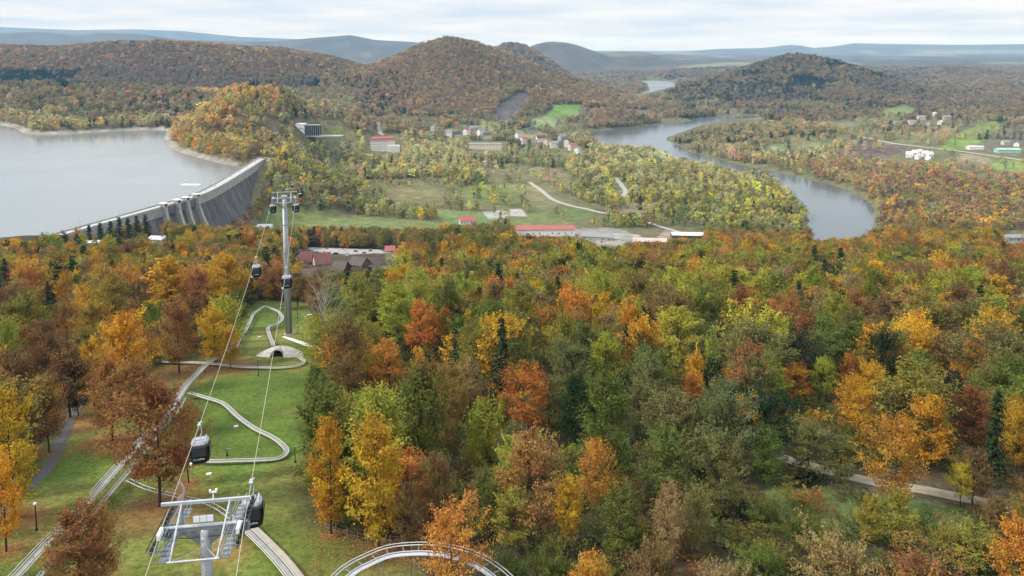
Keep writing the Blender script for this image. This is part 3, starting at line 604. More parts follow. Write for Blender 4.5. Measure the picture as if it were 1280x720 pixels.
def jitter_tint(c, a=0.16): return np.clip(c * (1 + rng.normal(size=(len(c), 1)) * a) * (1 + rng.normal(size=c.shape) * 0.06), 0.008, 0.7)

# ------------------------------------------------------------------ trees read off the photograph: x, crown top, base, width, colour, shape
T = [(18, 482, 646, 88, 'gold', 'oval'), (160, 392, 492, 84, 'gold', 'round'), (270, 384, 456, 50, 'gold', 'oval'), (224, 376, 466, 62, 'rust', 'sparse'), (141, 448, 551, 74, 'rust', 'sparse'), (88, 436, 522, 76, 'brown', 'sparse'),
     (200, 476, 634, 118, 'rust', 'sparse'), (100, 630, 752, 104, 'rust', 'sparse'), (145, 344, 408, 64, 'olive', 'round'), (36, 366, 432, 70, 'olive', 'round'), (212, 318, 400, 54, 'gold', 'tall'), (287, 318, 390, 62, 'gold', 'oval'), (14, 398, 500, 62, 'lime', 'round'),
     (40, 330, 388, 60, 'orange', 'round'), (110, 412, 470, 50, 'olive', 'oval'), (245, 372, 440, 40, 'brown', 'sparse'), (60, 400, 470, 52, 'brown', 'sparse'), (250, 335, 400, 44, 'rust', 'round'), (190, 330, 395, 44, 'brown', 'sparse'), (82, 338, 390, 28, 'gold', 'oval'), (170, 372, 430, 44, 'rust', 'round'), (85, 375, 440, 46, 'rust', 'round'), (62, 350, 400, 20, 'dark', 'spruce'), (8, 322, 370, 26, 'dark', 'spruce'), (98, 452, 520, 40, 'dark', 'round'),
     (436, 398, 524, 74, 'brown', 'sparse'), (446, 344, 418, 58, 'olive', 'oval'), (500, 356, 438, 62, 'lime', 'oval'), (526, 378, 448, 66, 'orange', 'round'), (486, 424, 502, 70, 'orange', 'round'), (528, 452, 600, 90, 'green', 'droop'), (627, 396, 520, 50, 'dark', 'spruce'), (570, 402, 476, 38, 'dark', 'spruce'), (660, 458, 548, 90, 'red', 'spread'),
     (588, 448, 524, 48, 'tan', 'oval'), (604, 494, 590, 64, 'lime', 'droop'), (414, 522, 668, 62, 'gold', 'oval'), (474, 524, 684, 92, 'gold', 'oval'), (446, 590, 672, 60, 'green', 'round'), (566, 624, 760, 110, 'orange', 'spread'), (711, 596, 684, 54, 'gold', 'round'), (660, 538, 672, 116, 'rust', 'round'), (744, 548, 640, 62, 'orange', 'round'),
     (718, 468, 560, 62, 'dark', 'oval'), (832, 533, 626, 92, 'green', 'round'), (900, 538, 656, 80, 'grey', 'round'), (775, 606, 700, 70, 'green', 'oval'), (816, 648, 742, 96, 'brown', 'shrub'), (900, 686, 760, 88, 'tan', 'shrub'), (735, 690, 765, 70, 'orange', 'round'), (1116, 522, 640, 104, 'orange', 'spread'), (1200, 578, 634, 36, 'yellow', 'spread'),
     (1270, 645, 760, 66, 'orange', 'oval'), (1072, 474, 552, 92, 'gold', 'spread'), (930, 494, 548, 54, 'gold', 'round'), (990, 454, 505, 50, 'orange', 'round'), (866, 468, 510, 42, 'orange', 'round'), (1240, 484, 604, 50, 'dark', 'spruce'), (1048, 640, 745, 110, 'tan', 'shrub'), (1150, 680, 760, 140, 'rust', 'shrub'), (1118, 612, 690, 62, 'olive', 'sparse'), (1085, 618, 684, 44, 'olive', 'sparse'),
     (688, 410, 456, 34, 'gold', 'round'), (755, 418, 490, 64, 'lime', 'round'), (845, 384, 462, 86, 'lime', 'round'), (916, 380, 440, 50, 'green', 'round'), (1026, 446, 500, 42, 'lime', 'round'), (1010, 424, 470, 36, 'red', 'round'), (1060, 440, 490, 34, 'red', 'round'), (1125, 398, 462, 40, 'lime', 'oval'), (1180, 416, 470, 44, 'gold', 'round'), (1090, 452, 506, 56, 'gold', 'round'), (1130, 466, 520, 30, 'gold', 'round'),
     (640, 610, 690, 66, 'olive', 'round'), (600, 590, 680, 60, 'green', 'round'), (548, 570, 660, 64, 'brown', 'sparse'), (512, 600, 690, 48, 'brown', 'sparse'), (1000, 620, 690, 60, 'green', 'shrub'), (960, 600, 670, 60, 'green', 'shrub'), (950, 660, 730, 80, 'green', 'shrub'), (1180, 640, 700, 50, 'olive', 'shrub'), (1245, 620, 680, 50, 'brown', 'sparse'), (1215, 560, 630, 60, 'brown', 'sparse'),
     (1010, 530, 600, 80, 'grey', 'round'), (955, 536, 606, 62, 'green', 'round'), (1050, 548, 604, 50, 'grey', 'oval'), (870, 610, 690, 62, 'grey', 'round'), (690, 660, 740, 60, 'green', 'shrub'), (640, 672, 750, 50, 'green', 'shrub'), (740, 480, 560, 50, 'green', 'round'), (800, 470, 540, 60, 'grey', 'round'), (1270, 500, 590, 56, 'gold', 'round'), (1195, 468, 540, 44, 'dark', 'round'), (176, 452, 546, 62, 'rust', 'sparse'), (118, 424, 508, 50, 'gold', 'oval'), (28, 436, 566, 62, 'brown', 'sparse'), (62, 470, 566, 58, 'rust', 'sparse'), (128, 640, 748, 60, 'rust', 'sparse'), (236, 506, 604, 52, 'rust', 'sparse'), (8, 560, 690, 60, 'gold', 'round'), (112, 281, 304, 20, 'dark', 'spruce'), (126, 278, 303, 22, 'dark', 'spruce'), (139, 276, 302, 22, 'dark', 'spruce'), (150, 271, 302, 22, 'dark', 'spruce'), (161, 272, 301, 22, 'dark', 'spruce'), (172, 269, 301, 22, 'dark', 'spruce'), (183, 268, 300, 22, 'dark', 'spruce'), (208, 284, 306, 14, 'dark', 'spruce'), (372, 340, 384, 44, 'brown', 'sparse'), (395, 350, 396, 36, 'rust', 'sparse'), (300, 360, 412, 34, 'green', 'round'), (288, 410, 462, 30, 'gold', 'sparse')]
trees = []   # x, y, z, height, crown width factor, colour index, shape
for (u, vt, vb, wpx, c, s) in T:
    p_ = ground(u, vb); Y = p_[1]; zt = at_Y(u, vt, Y)[2]; h = min(max(zt - p_[2], 2.0), 24); wm = wpx * Y / F
    base_w = {'round': .72, 'oval': .58, 'tall': .34, 'spread': .92, 'droop': .54, 'sparse': .72, 'shrub': 1.24, 'spruce': .41}[s] * h * 1.12
    trees.append((p_[0], Y, p_[2], h, min(max(wm / base_w, .6), 1.9), PK.index(c), s))
MAN = np.array([(t_[0], t_[1], t_[3] * .33 * t_[4]) for t_ in trees])


# ------------------------------------------------------------------ buildings: kind, base x, base y, width px, height px, depth m, storeys, turn, wall, roof, label
WHT, CRM, BRN, DKW, GRW = 'white_render', 'cream_render', 'brown_timber', 'dark_timber', 'grey_render'
RED, MAR, PUR, GRY, DRK, SIL = 'red_tin', 'maroon_tile', 'purple_tile', 'grey_sheet', 'dark_shingle', 'pale_sheet'
BUILD = [('house', 378, 330, 23, 17, 12, 1, 20, CRM, MAR, 'steep maroon-roofed guest house beside the gravel car park'), ('house', 401, 332, 20, 17, 11, 1, 24, CRM, MAR, 'steep maroon-roofed guest house next to the brown timber one'),
    ('house', 425, 340, 17, 14, 9, 1, -15, DKW, DRK, 'dark timber house with brown shingle roof by the guest houses'), ('house', 448, 333, 20, 12, 9, 1, -25, BRN, DRK, 'low brown-roofed house behind the purple-roofed twin gables'),
    ('house', 466, 339, 16, 15, 11, 1, 75, BRN, PUR, 'purple-roofed gabled house, darker of the twin gables'), ('house', 482, 340, 16, 14, 11, 1, 75, CRM, PUR, 'purple-roofed gabled house with cream walls, twin gable end'),
    ('house', 383, 347, 22, 10, 9, 1, 8, GRW, DRK, 'low grey shed with dark roof by the maroon guest houses'), ('house', 487, 315, 12, 9, 8, 1, 10, WHT, RED, 'small white house with bright red roof near the car park'),
    ('house', 326, 312, 24, 11, 11, 1, -20, GRW, GRY, 'grey-roofed house among trees behind the tall lift pylon'), ('house', 538, 361, 18, 10, 8, 1, 30, GRW, 'blue_sheet', 'house with blue-grey sheet roof deep in the wood'),
    ('hall', 325, 284, 28, 7, 12, 1, 5, WHT, SIL, 'long white-roofed hall below the dam wall'), ('hall', 196, 305, 19, 13, 10, 2, -10, WHT, SIL, 'white block at the foot of the dam spillway'), ('hall', 224, 298, 12, 5, 7, 1, -10, WHT, SIL, 'small white hut beside the spillway foot'), ('hall', 112, 305, 24, 6, 6, 1, 0, WHT, SIL, 'low white hut under the dam crest'),
    ('hall', 682, 295, 74, 14, 17, 1, 4, WHT, RED, 'long factory hall with red tin roof and white walls'), ('house', 584, 280, 20, 10, 11, 1, 12, WHT, RED, 'white house with faded red roof beside the meadow'),
    ('hall', 747, 300, 40, 9, 14, 1, -22, GRW, GRY, 'grey-roofed warehouse in the concrete yard'), ('hall', 813, 306, 42, 9, 13, 1, -10, CRM, 'pink_sheet', 'shed with pale pinkish roof by the river trees'), ('hall', 860, 298, 40, 8, 12, 1, -8, DKW, SIL, 'open dark shed with pale flat roof by the river'),
    ('hotel', 478, 189, 30, 20, 16, 5, 12, WHT, RED, 'large white hotel with red mansard roof and five storeys'), ('hall', 607, 187, 41, 9, 14, 2, -6, CRM, GRY, 'long cream two-storey school block in the valley village'),
    ('hall', 423, 188, 26, 5, 10, 1, -6, WHT, SIL, 'flat white pavilion below the lift station'), ('house', 340, 164, 11, 11, 9, 2, 10, WHT, DRK, 'white villa on the wooded peninsula hill'),
    ('hall', 1270, 305, 32, 13, 12, 2, 10, WHT, GRY, 'long white building with grey roof at the wood edge'), ('house', 1254, 350, 15, 12, 8, 1, 20, DKW, 'black_felt', 'black A-shaped wooden hut in the orange wood'),
    ('hall', 1261, 191, 28, 6, 14, 1, -6, 'green_film', 'green_film', 'pale green greenhouse beside the fields'), ('hall', 1220, 187, 18, 5, 12, 1, -6, WHT, SIL, 'white farm shed beside the country road')]
for i, (u, v, c) in enumerate([(560, 170, GRY), (571, 172, DRK), (583, 169, RED), (592, 166, GRY), (601, 170, GRY), (610, 174, DRK), (655, 180, RED), (668, 182, GRY), (676, 178, MAR), (684, 182, RED), (693, 185, GRY), (703, 177, GRY), (708, 184, SIL), (716, 188, RED), (722, 192, GRY), (664, 168, DRK), (649, 174, GRY), (541, 164, GRY)]):
    BUILD.append(('house', u, v, 10 + i % 3, 9, 9, 1, (i * 37) % 90, [WHT, CRM, WHT, GRW][i % 4], c, 'small %s-roofed %s house in the valley village below the cone hill' % ({GRY: 'grey', DRK: 'dark', RED: 'red', MAR: 'maroon', SIL: 'pale'}[c], ['white', 'cream', 'white', 'grey'][i % 4])))
for i, (u, v) in enumerate([(1137, 197), (1144, 195), (1150, 194), (1157, 196), (1163, 197), (1148, 199)]): BUILD.append(('house', u, v, 7, 8, 7, 1, (i * 23) % 60 - 20, WHT, SIL, 'white tent-roofed holiday cabin in the cluster by the road'))
for i, (u, v, c) in enumerate([(1106, 158, RED), (1119, 157, GRY), (1152, 150, GRY), (1168, 146, SIL), (1184, 150, GRY), (1176, 156, SIL), (1140, 156, GRY), (1162, 157, RED), (1258, 181, GRY), (1272, 183, GRY)]): BUILD.append(('house', u, v, 9, 6, 9, 1, (i * 41) % 80, [WHT, GRW, CRM][i % 3], c, 'tiny %s-roofed %s farmhouse in the hamlet beyond the fields' % ({GRY: 'grey', RED: 'red', SIL: 'pale'}[c], ['white', 'grey', 'cream'][i % 3])))

# things the woods must leave clear, as photo outlines (base, mid crown and top of a tree are tested)
WATER_PX = [[(745, 166), (846, 154), (900, 145), (960, 146), (940, 151), (880, 158), (848, 169), (830, 174), (850, 182), (860, 190), (912, 204), (930, 208), (928, 214), (894, 204), (860, 199), (830, 190), (812, 182), (790, 182), (745, 178)], [(774, 119), (800, 117), (812, 113.5), (809, 104), (793, 101.5), (816, 101), (838, 102), (848, 108), (828, 113), (800, 120)], [(960, 216), (1033, 230), (1087, 254), (1093, 272), (1088, 296), (1012, 303), (1014, 272), (1000, 250), (985, 232)]]
WATER_PX.append([(-60, 160), (200, 170), (300, 212), (65, 296), (20, 299), (-60, 303)])
CLEAR_PX = [LAWN_PX, LOOP_PX] + WATER_PX + [f[0] for f in FIELDS] + [
    [(372, 312), (490, 312), (492, 340), (372, 340)], [(484, 310), (502, 310), (502, 324), (484, 324)], [(526, 344), (550, 344), (550, 362), (526, 362)], [(572, 266), (600, 266), (600, 280), (572, 280)],
    [(645, 276), (728, 276), (728, 300), (645, 296)], [(456, 166), (502, 166), (502, 192), (456, 192)], [(366, 150), (430, 150), (430, 176), (366, 172)], [(332, 148), (350, 148), (350, 164), (332, 164)],
    [(1250, 288), (1290, 288), (1290, 306), (1250, 306)], [(1120, 182), (1180, 182), (1180, 202), (1120, 202)], [(1195, 178), (1290, 178), (1290, 192), (1195, 192)], [(1242, 336), (1266, 336), (1266, 350), (1242, 350)], [(586, 176), (634, 176), (634, 190), (586, 190)],
    [(70, 296), (200, 250), (330, 198), (336, 204), (312, 262), (236, 284), (190, 276), (110, 294)], [(186, 288), (206, 288), (206, 304), (186, 304)], [(780, 285), (850, 285), (850, 300), (780, 300)], [(838, 286), (884, 286), (884, 300), (838, 300)],
    ] + [[(b[1] - b[3] * .55, b[2] - b[4]), (b[1] + b[3] * .55, b[2] - b[4]), (b[1] + b[3] * .55, b[2] - 1), (b[1] - b[3] * .55, b[2] - 1)] for b in BUILD] + [
    [(1045, 590), (1100, 600), (1095, 606), (1040, 600)], [(660, 225), (760, 262), (756, 272), (700, 260), (655, 236)], [(765, 220), (786, 238), (780, 250), (764, 232)]]
SCRUB = [(440, 140), (740, 140), (1290, 140), (1290, 215), (1050, 205), (740, 285), (560, 262), (560, 225)]
def clear_mask(X, Y, Z, Hh):
    bad = np.zeros(len(X), bool); keep = rng.random(len(X)) < .14
    for fr in (0.0, 0.45, 0.85):
        u, v = project(X, Y, Z + Hh * fr)
        for i_, P in enumerate(CLEAR_PX): bad |= inpoly(u, v, P) & ~(keep & inpoly(u, v, SCRUB) & (5 < i_ < 6 + len(FIELDS)))
    for P, wd in ROADPX:
        near = (np.abs(X - P[:, 0].mean()) < 600); bad[near] |= polydist(X[near], Y[near], P, False) < wd * 0.5 + 2.5
    for P, pad in ((RIVER, 5), (FAR_R, 20), (LAKE, 11)):
        m = polydist(X, Y, P) < pad; bad |= m | inpoly(X, Y, P)
    dd = polydist(X, Y, DAM, False); bad |= (dd < 14) | ((dd < 17) & (X > -345) & (Y > 560) & (Y < 930))
    return bad
def grid(y0, y1, sp, jit=0.42, half=0.76, extra=30):
    xs = np.arange(-half * y1 - extra, half * y1 + extra, sp); ys = np.arange(y0, y1, sp * 0.9); X, Yg = np.meshgrid(xs, ys); X = X + (np.arange(len(ys)) % 2)[:, None] * sp * .5
    X = X.ravel() + rng.uniform(-jit, jit, X.size) * sp; Yg = Yg.ravel() + rng.uniform(-jit, jit, Yg.size) * sp
    m = np.abs(X) < half * Yg + extra; return X[m], Yg[m]

# near woods
X, Y = grid(58, 740, 5.5); Z = hgt(X, Y); Hh = np.clip(rng.normal(12.2, 2.8, len(X)), 6, 19); Hh = np.where(Y < 84, np.minimum(Hh, 5 + (Y - 58) * .22), Hh)
bad = clear_mask(X, Y, Z, Hh) | inpoly(X, Y, LAWN)
Cw = rng.uniform(.7, 1.2, len(X))
occ = np.zeros(len(X), bool); um, vm2 = project(X, Y, Z + Hh * .55); ut, vt2 = project(X, Y, Z + Hh * .95)
for (u, vt, vb, wpx, c, s_), mt in zip(T, trees):       # keep the view to the trees that stand out
    vc = vt + (vb - vt) * .36; rx, ry = wpx * .46, (vb - vt) * .36; nearer = Y < mt[1] - .5
    occ |= nearer & ((((um - u) / rx) ** 2 + ((vm2 - vc) / ry) ** 2 < 1) | (((ut - u) / rx) ** 2 + ((vt2 - vc) / ry) ** 2 < 1))
Hh = np.where(occ, rng.uniform(2.6, 4.4, len(X)), Hh); Cw = np.where(occ, rng.uniform(.9, 1.3, len(X)), Cw)
for mxx, myy, mr in MAN: bad |= np.hypot(X - mxx, Y - myy) < mr + Hh * .2
mead = inpoly(X, Y, MEADP); bad |= mead & (rng.random(len(X)) < .85)
bad |= (Y < 78) & (rng.random(len(X)) < .45)
ci, cm = pick_colours(X, Y, Z)
k = ~bad; X, Y, Z, Hh, Cw, ci, cm = X[k], Y[k], Z[k], Hh[k], Cw[k], ci[k], cm[k]
# thin by crown size so that crowns overlap but do not merge
bs = np.array(['round', 'oval', 'round', 'spread', 'tall', 'sparse', 'oval', 'droop'])
shp = bs[rng.choice(8, len(X), p=[.20, .28, .12, .08, .12, .08, .08, .04])]
shp = np.where(np.isin(ci, [PK.index('brown'), PK.index('mauve'), PK.index('rust')]) & (rng.random(len(X)) < .35), 'sparse', shp)
shp = np.where(((Y < 80) & (Hh < 7)) | (Hh < 4.6), 'shrub', shp); cm &= Hh > 4.6
shp = np.where(cm, 'spruce', shp); Hh = np.where(cm, Hh * 1.05, Hh); ci = np.where(cm, PK.index('dark'), ci)
for i in range(len(X)): trees.append((X[i], Y[i], Z[i], Hh[i], Cw[i] if not cm[i] else 1.25, ci[i], shp[i]))
# rank by size in the picture
TA = np.array([(t_[0], t_[1], t_[2], t_[3], t_[4], t_[5]) for t_ in trees]); TS = np.array([t_[6] for t_ in trees])
uu, vv = project(TA[:, 0], TA[:, 1], TA[:, 2] + TA[:, 3] * .6)
infr = (uu > -25) & (uu < 1305) & (vv < 735) & (vv > 0)
area = np.where(infr, (TA[:, 3] / TA[:, 1]) ** 2 * TA[:, 4], 0); area[:len(T)] *= 1e4 * infr[:len(T)] + 1e-9
single = np.zeros(len(TA), bool)
isc = TS == 'spruce'
o_ = np.argsort(-np.where(isc, 0, area))[:300]; single[o_[area[o_] > 0]] = True
o_ = np.argsort(-np.where(isc, area, 0))[:60]; single[o_[area[o_] > 0]] = True
LAWNC = np.mean(LAWN, 0)
def where_words(x, y):
    u_, v_ = project(np.array([x]), np.array([y]), np.array([gz(x, y)])); u_ = u_[0]
    if inpoly([x], [y], LAWN)[0]: return 'standing on the mown lawn by the coaster track'
    dl = polydist(np.array([x]), np.array([y]), LAWN)[0]
    side = 'dam' if u_ < 330 else 'river'
    if dl < 14: return 'at the lawn edge on the %s side' % side
    if inpoly([x], [y], MEADP)[0] or polydist(np.array([x]), np.array([y]), MEADP)[0] < 10: return 'beside the rough meadow and dirt path'
    if side == 'dam': return 'in the wood between lawn and dam'
    if y < 100: return 'in the wood beside the coaster loop' if u_ < 760 else 'in the scrub below the dirt path'
    if y < 170: return 'in the wooded slope just past the coaster lawn' if u_ < 760 else 'in the dark wood above the dirt path'
    return 'far down the wooded slope above the river' if u_ > 760 else 'down the wooded slope above the village'
KIND = {'spruce': 'pointed spruce tree', 'round': 'round-crowned tree', 'oval': 'oval-crowned tree', 'tall': 'slim upright tree', 'spread': 'broad spreading tree', 'droop': 'weeping tree', 'sparse': 'thinly leaved tree', 'shrub': 'low bush'}
SI = np.nonzero(single)[0]; LAB = {}
for i in SI:
    x, y, z, h, cw, c = TA[i]; LAB[i] = ('%s %s %s' % ('tall' if h > 14.5 else 'small' if h < 9 else 'medium', CNAME[PK[int(c)]], KIND[str(TS[i])]), where_words(x, y))
cnt = {}
for v_ in LAB.values(): cnt[v_] = cnt.get(v_, 0) + 1
for i in SI:
    x, y, z, h, cw, c = TA[i]; s = str(TS[i]); cname = PK[int(c)]; a, b = LAB[i]; lab = a + ' ' + b
    if cnt[(a, b)] > 1:      # look-alikes: name the neighbour
        oth = SI[(TA[SI, 5] != c) & (SI != i)]; j_ = oth[np.argmin(np.hypot(TA[oth, 0] - x, TA[oth, 1] - y))]; nb = CNAME[PK[int(TA[j_, 5])]]
        lab = a + (' beside %s %s one ' % ('an' if nb[0] in 'aeiou' else 'a', nb)) + b
        if len(lab.split()) > 16: lab = ' '.join(lab.split()[:16])
    var = HI[s][rng.integers(len(HI[s]))]; nm = {'spruce': 'spruce_tree', 'shrub': 'bush', 'droop': 'weeping_tree'}.get(s, 'broadleaf_tree')
    e = thing(nm, (x, y, mz(x, y) - .05), lab, 'bush' if s == 'shrub' else 'tree', ('bushes ' if s == 'shrub' else 'trees ') + b, rng.uniform(0, 6.28)); sc_ = h / TH; e.scale = (sc_ * cw, sc_ * cw, sc_)
    cr_ = link('crown', var[0], e); tc_ = jitter_tint(np.array([PAL[cname]]), .1)[0]; cr_.color = (*tc_, 1)
    link('trunk', var[1], e)
rest = ~single
def low_index(shapes):
    m = {'round': [0, 1, 7], 'oval': [2, 3], 'spread': [4], 'tall': [5], 'droop': [6], 'sparse': [8], 'shrub': [9]}
    return np.array([m[s][rng.integers(len(m[s]))] for s in shapes])
def emit(name, pos, h, cw, tint, shapes, con, pb, pcn, label, cat='woodland'):
    b = ~con
    if b.any():
        idx_ = low_index(shapes[b]); sc_ = h[b] / TH; scatter(name, pos[b], idx_, rng.uniform(0, 6.28, b.sum()), np.stack([sc_ * cw[b], sc_ * cw[b], sc_], 1), tint[b], pb, label='mixed autumn broadleaf trees ' + label, cat=cat)
    if con.any():
        n = con.sum(); sc_ = h[con] / TH; scatter(name.replace('broadleaf', 'conifer'), pos[con], rng.integers(0, len(pcn.objects), n), rng.uniform(0, 6.28, n), np.stack([sc_ * 1.4 * cw[con], sc_ * 1.4 * cw[con], sc_], 1), jitter_tint(np.tile(PAL['dark'], (n, 1)) * 1.15), pcn, label='dark spruces ' + label, cat=cat)
emit('broadleaf_wood', TA[rest, :3] - [0, 0, .1], TA[rest, 3], TA[rest, 4], jitter_tint(PV[TA[rest, 5].astype(int)]), TS[rest], isc[rest], PC_MID, PC_MC, 'covering the slope above the valley')
# undergrowth between the near trunks
X, Y = grid(60, 420, 4.2); Z = hgt(X, Y); hb = rng.uniform(1.2, 3.8, len(X)); k = ~(clear_mask(X, Y, Z, hb) | inpoly(X, Y, LAWN)); X, Y, Z, hb = X[k], Y[k], Z[k], hb[k]
k = rng.random(len(X)) < .8; X, Y, Z, hb = X[k], Y[k], Z[k], hb[k]
uc = rng.choice(['green', 'grey', 'olive', 'brown', 'rust', 'dark'], len(X), p=[.26, .24, .2, .14, .06, .1])
scatter('undergrowth', np.stack([X, Y, Z - .1], 1), np.full(len(X), 9), rng.uniform(0, 6.28, len(X)), np.stack([hb / TH * 1.5] * 2 + [hb / TH], 1), jitter_tint(np.array([PAL[c] for c in uc]) * .8), PC_MID, label='low green and brown undergrowth beneath the woods', cat='undergrowth')
# valley woods
X, Y = grid(735, 1500, 8.2); Z = hgt(X, Y); Hh = np.clip(rng.normal(12, 3, len(X)), 5, 19)
bad = clear_mask(X, Y, Z, Hh)
u_, v_ = project(X, Y, Z)
vil = inpoly(u_, v_, [(520, 165), (740, 178), (735, 200), (640, 200), (520, 190)]) | inpoly(u_, v_, [(1080, 150), (1300, 140), (1300, 205), (1080, 200)])
gap = (fbm(X / 60 + 4, Y / 60, 3) > .12) & (Z < 30)
shrubz = inpoly(u_, v_, [(455, 225), (560, 225), (600, 262), (470, 262)])
bad |= (vil & (rng.random(len(X)) < .72)) | (gap & (rng.random(len(X)) < .7))
Hh = np.where(shrubz, Hh * .45, Hh)
ci, cm = pick_colours(X, Y, Z); k = ~bad; X, Y, Z, Hh, ci, cm = X[k], Y[k], Z[k], Hh[k], ci[k], cm[k]
shp = bs[rng.choice(8, len(X), p=[.25, .24, .15, .06, .2, .06, .04, 0])]
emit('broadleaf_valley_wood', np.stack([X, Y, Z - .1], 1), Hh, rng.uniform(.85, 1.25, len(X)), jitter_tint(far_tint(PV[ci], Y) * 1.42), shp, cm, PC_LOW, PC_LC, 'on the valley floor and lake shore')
# forested hills
PX, PT = [], []
out = []
for y0, y1, sp, hm, wf in ((1500, 2600, 8.0, 13, 1.25), (2600, 3600, 11.5, 14, 1.6), (3600, 5600, 20, 15, 2.2)):
    X, Y = grid(y0, y1, sp); Z = hgt(X, Y); Hh = np.clip(rng.normal(hm, 2.5, len(X)), 6, 20); bad = clear_mask(X, Y, Z, Hh)
    bad |= (Z < 34) & (fbm(X / 130 + 8, Y / 130, 3) > .05) & (Y > 1500) & (rng.random(len(X)) < .85)
    ci, cm = pick_colours(X, Y, Z); k = ~bad; out.append((X[k], Y[k], Z[k], Hh[k], ci[k], cm[k], np.full(k.sum(), wf)))
X, Y, Z, Hh, ci, cm, wf = [np.concatenate(q) for q in zip(*out)]
shp = bs[rng.choice(8, len(X), p=[.4, .25, .2, .1, .05, 0, 0, 0])]
emit('broadleaf_hill_forest', np.stack([X, Y, Z - .3], 1), Hh, rng.uniform(.85, 1.2, len(X)) * wf, jitter_tint(far_tint(PV[ci], Y), .09), shp, cm, PC_LOW, PC_LC, 'cloaking the hills round the lake', 'forest')
print('trees', len(TA), 'single', single.sum(), 'hill', len(X))
#OBJECTS-BEGIN
# ------------------------------------------------------------------ dam
DK = mat('dark_concrete', (0.115, 0.112, 0.115), 0.9)  # wall concrete, set darker than the crest band
def dam_mat():
    m = DK; t = m.node_tree; p = t.nodes['Principled BSDF']; ge = t.nodes.new('ShaderNodeNewGeometry'); s_ = t.nodes.new('ShaderNodeSeparateXYZ'); t.links.new(ge.outputs['Position'], s_.inputs[0])
    n = noise_node(t, ge, 0.12, 8, 0.7)
    c1 = t.nodes.new('ShaderNodeCombineXYZ'); my = t.nodes.new('ShaderNodeMath'); my.operation = 'MULTIPLY'; my.inputs[1].default_value = 0.33; t.links.new(s_.outputs['Y'], my.inputs[0]); t.links.new(my.outputs[0], c1.inputs[0])
    mz_ = t.nodes.new('ShaderNodeMath'); mz_.operation = 'MULTIPLY'; mz_.inputs[1].default_value = 0.03; t.links.new(s_.outputs['Z'], mz_.inputs[0]); t.links.new(mz_.outputs[0], c1.inputs[1])
    st = t.nodes.new('ShaderNodeTexNoise'); st.inputs['Scale'].default_value = 1.0; st.inputs['Detail'].default_value = 5; t.links.new(c1.outputs[0], st.inputs['Vector'])
    wv = t.nodes.new('ShaderNodeTexWave'); wv.bands_direction = 'Z'; wv.inputs['Scale'].default_value = 0.16; wv.inputs['Distortion'].default_value = 0.6; t.links.new(ge.outputs['Position'], wv.inputs['Vector'])
    a = rampv(t, n, 0.6, 1.5); b = rampv(t, st, 0.65, 1.45); c = t.nodes.new('ShaderNodeMapRange'); c.inputs[3].default_value = 0.82; c.inputs[4].default_value = 1.1; t.links.new(wv.outputs['Fac'], c.inputs[0])
    q = t.nodes.new('ShaderNodeMath'); q.operation = 'MULTIPLY'; t.links.new(a.outputs[0], q.inputs[0]); t.links.new(b.outputs[0], q.inputs[1])
    q2 = t.nodes.new('ShaderNodeMath'); q2.operation = 'MULTIPLY'; t.links.new(q.outputs[0], q2.inputs[0]); t.links.new(c.outputs[0], q2.inputs[1])
    vv_ = t.nodes.new('ShaderNodeVectorMath'); vv_.operation = 'SCALE'; vv_.inputs[0].default_value = (0.088, 0.082, 0.078); t.links.new(q2.outputs[0], vv_.inputs['Scale']); t.links.new(vv_.outputs[0], p.inputs['Base Color'])
dam_mat()
LC = mat('weathered_concrete', (0.33, 0.32, 0.285), 0.9, noise=(0.25, 0.3)); DECK = mat('crest_paving', (0.38, 0.376, 0.36), 0.85, noise=(0.3, 0.12)); WHITE = mat('white_paint', (0.75, 0.75, 0.73), 0.6, noise=(0.8, 0.08)); GLASS = mat('dark_glass', (0.02, 0.025, 0.03), 0.12, spec=0.6); BLACKP = mat('black_paint', (0.015, 0.015, 0.017), 0.45)
dm = thing('dam', (-313, 644, 0), 'long grey concrete dam with pale crest road and spillway piers', 'dam')
DP = catmull(DAM, 14); dmo = np.array([-313, 644])
tn = np.gradient(DP, axis=0); tn /= np.linalg.norm(tn, axis=1, keepdims=True); nn = np.stack([tn[:, 1], -tn[:, 0]], 1)    # downstream normal (+x)
def sweep(prof, name, m, smooth=False, i0=0, i1=None):
    i1 = len(DP) if i1 is None else i1
    rings = [[(DP[i][0] + nn[i][0] * o - dmo[0], DP[i][1] + nn[i][1] * o - dmo[1], z) for o, z in prof] for i in range(i0, i1)]
    return MB().loft(rings).build(name, m, dm)
sweep([(4.2, 62.0), (31, -2), (-4.6, -2), (-4.6, 62.0)], 'wall', DK)
sweep([(4.8, 62.0), (4.8, 69.2), (-4.8, 69.2), (-4.8, 62.0)], 'crest_band', LC)
sweep([(5.4, 69.2), (5.4, 70.0), (-5.4, 70.0), (-5.4, 69.2)], 'crest_road', DECK)
for o in (-5.1, 5.1): sweep([(o - .2, 70.0), (o - .2, 71.1), (o + .2, 71.1), (o + .2, 70.0)], 'parapet', LC)
dist = np.concatenate([[0], np.cumsum(np.hypot(*np.diff(DP, axis=0).T))])
def on_dam(Yt, o):
    i = int(np.argmin(np.abs(DP[:, 1] - Yt))); return DP[i] + nn[i] * o, tn[i], nn[i]
prof = [(4, 70), (8.5, 70), (9.2, 63), (11.5, 55), (15.5, 45), (20, 35), (26, 25), (32, 15), (35, 0), (4, 0)]
PIERY = [646, 659, 672, 685]
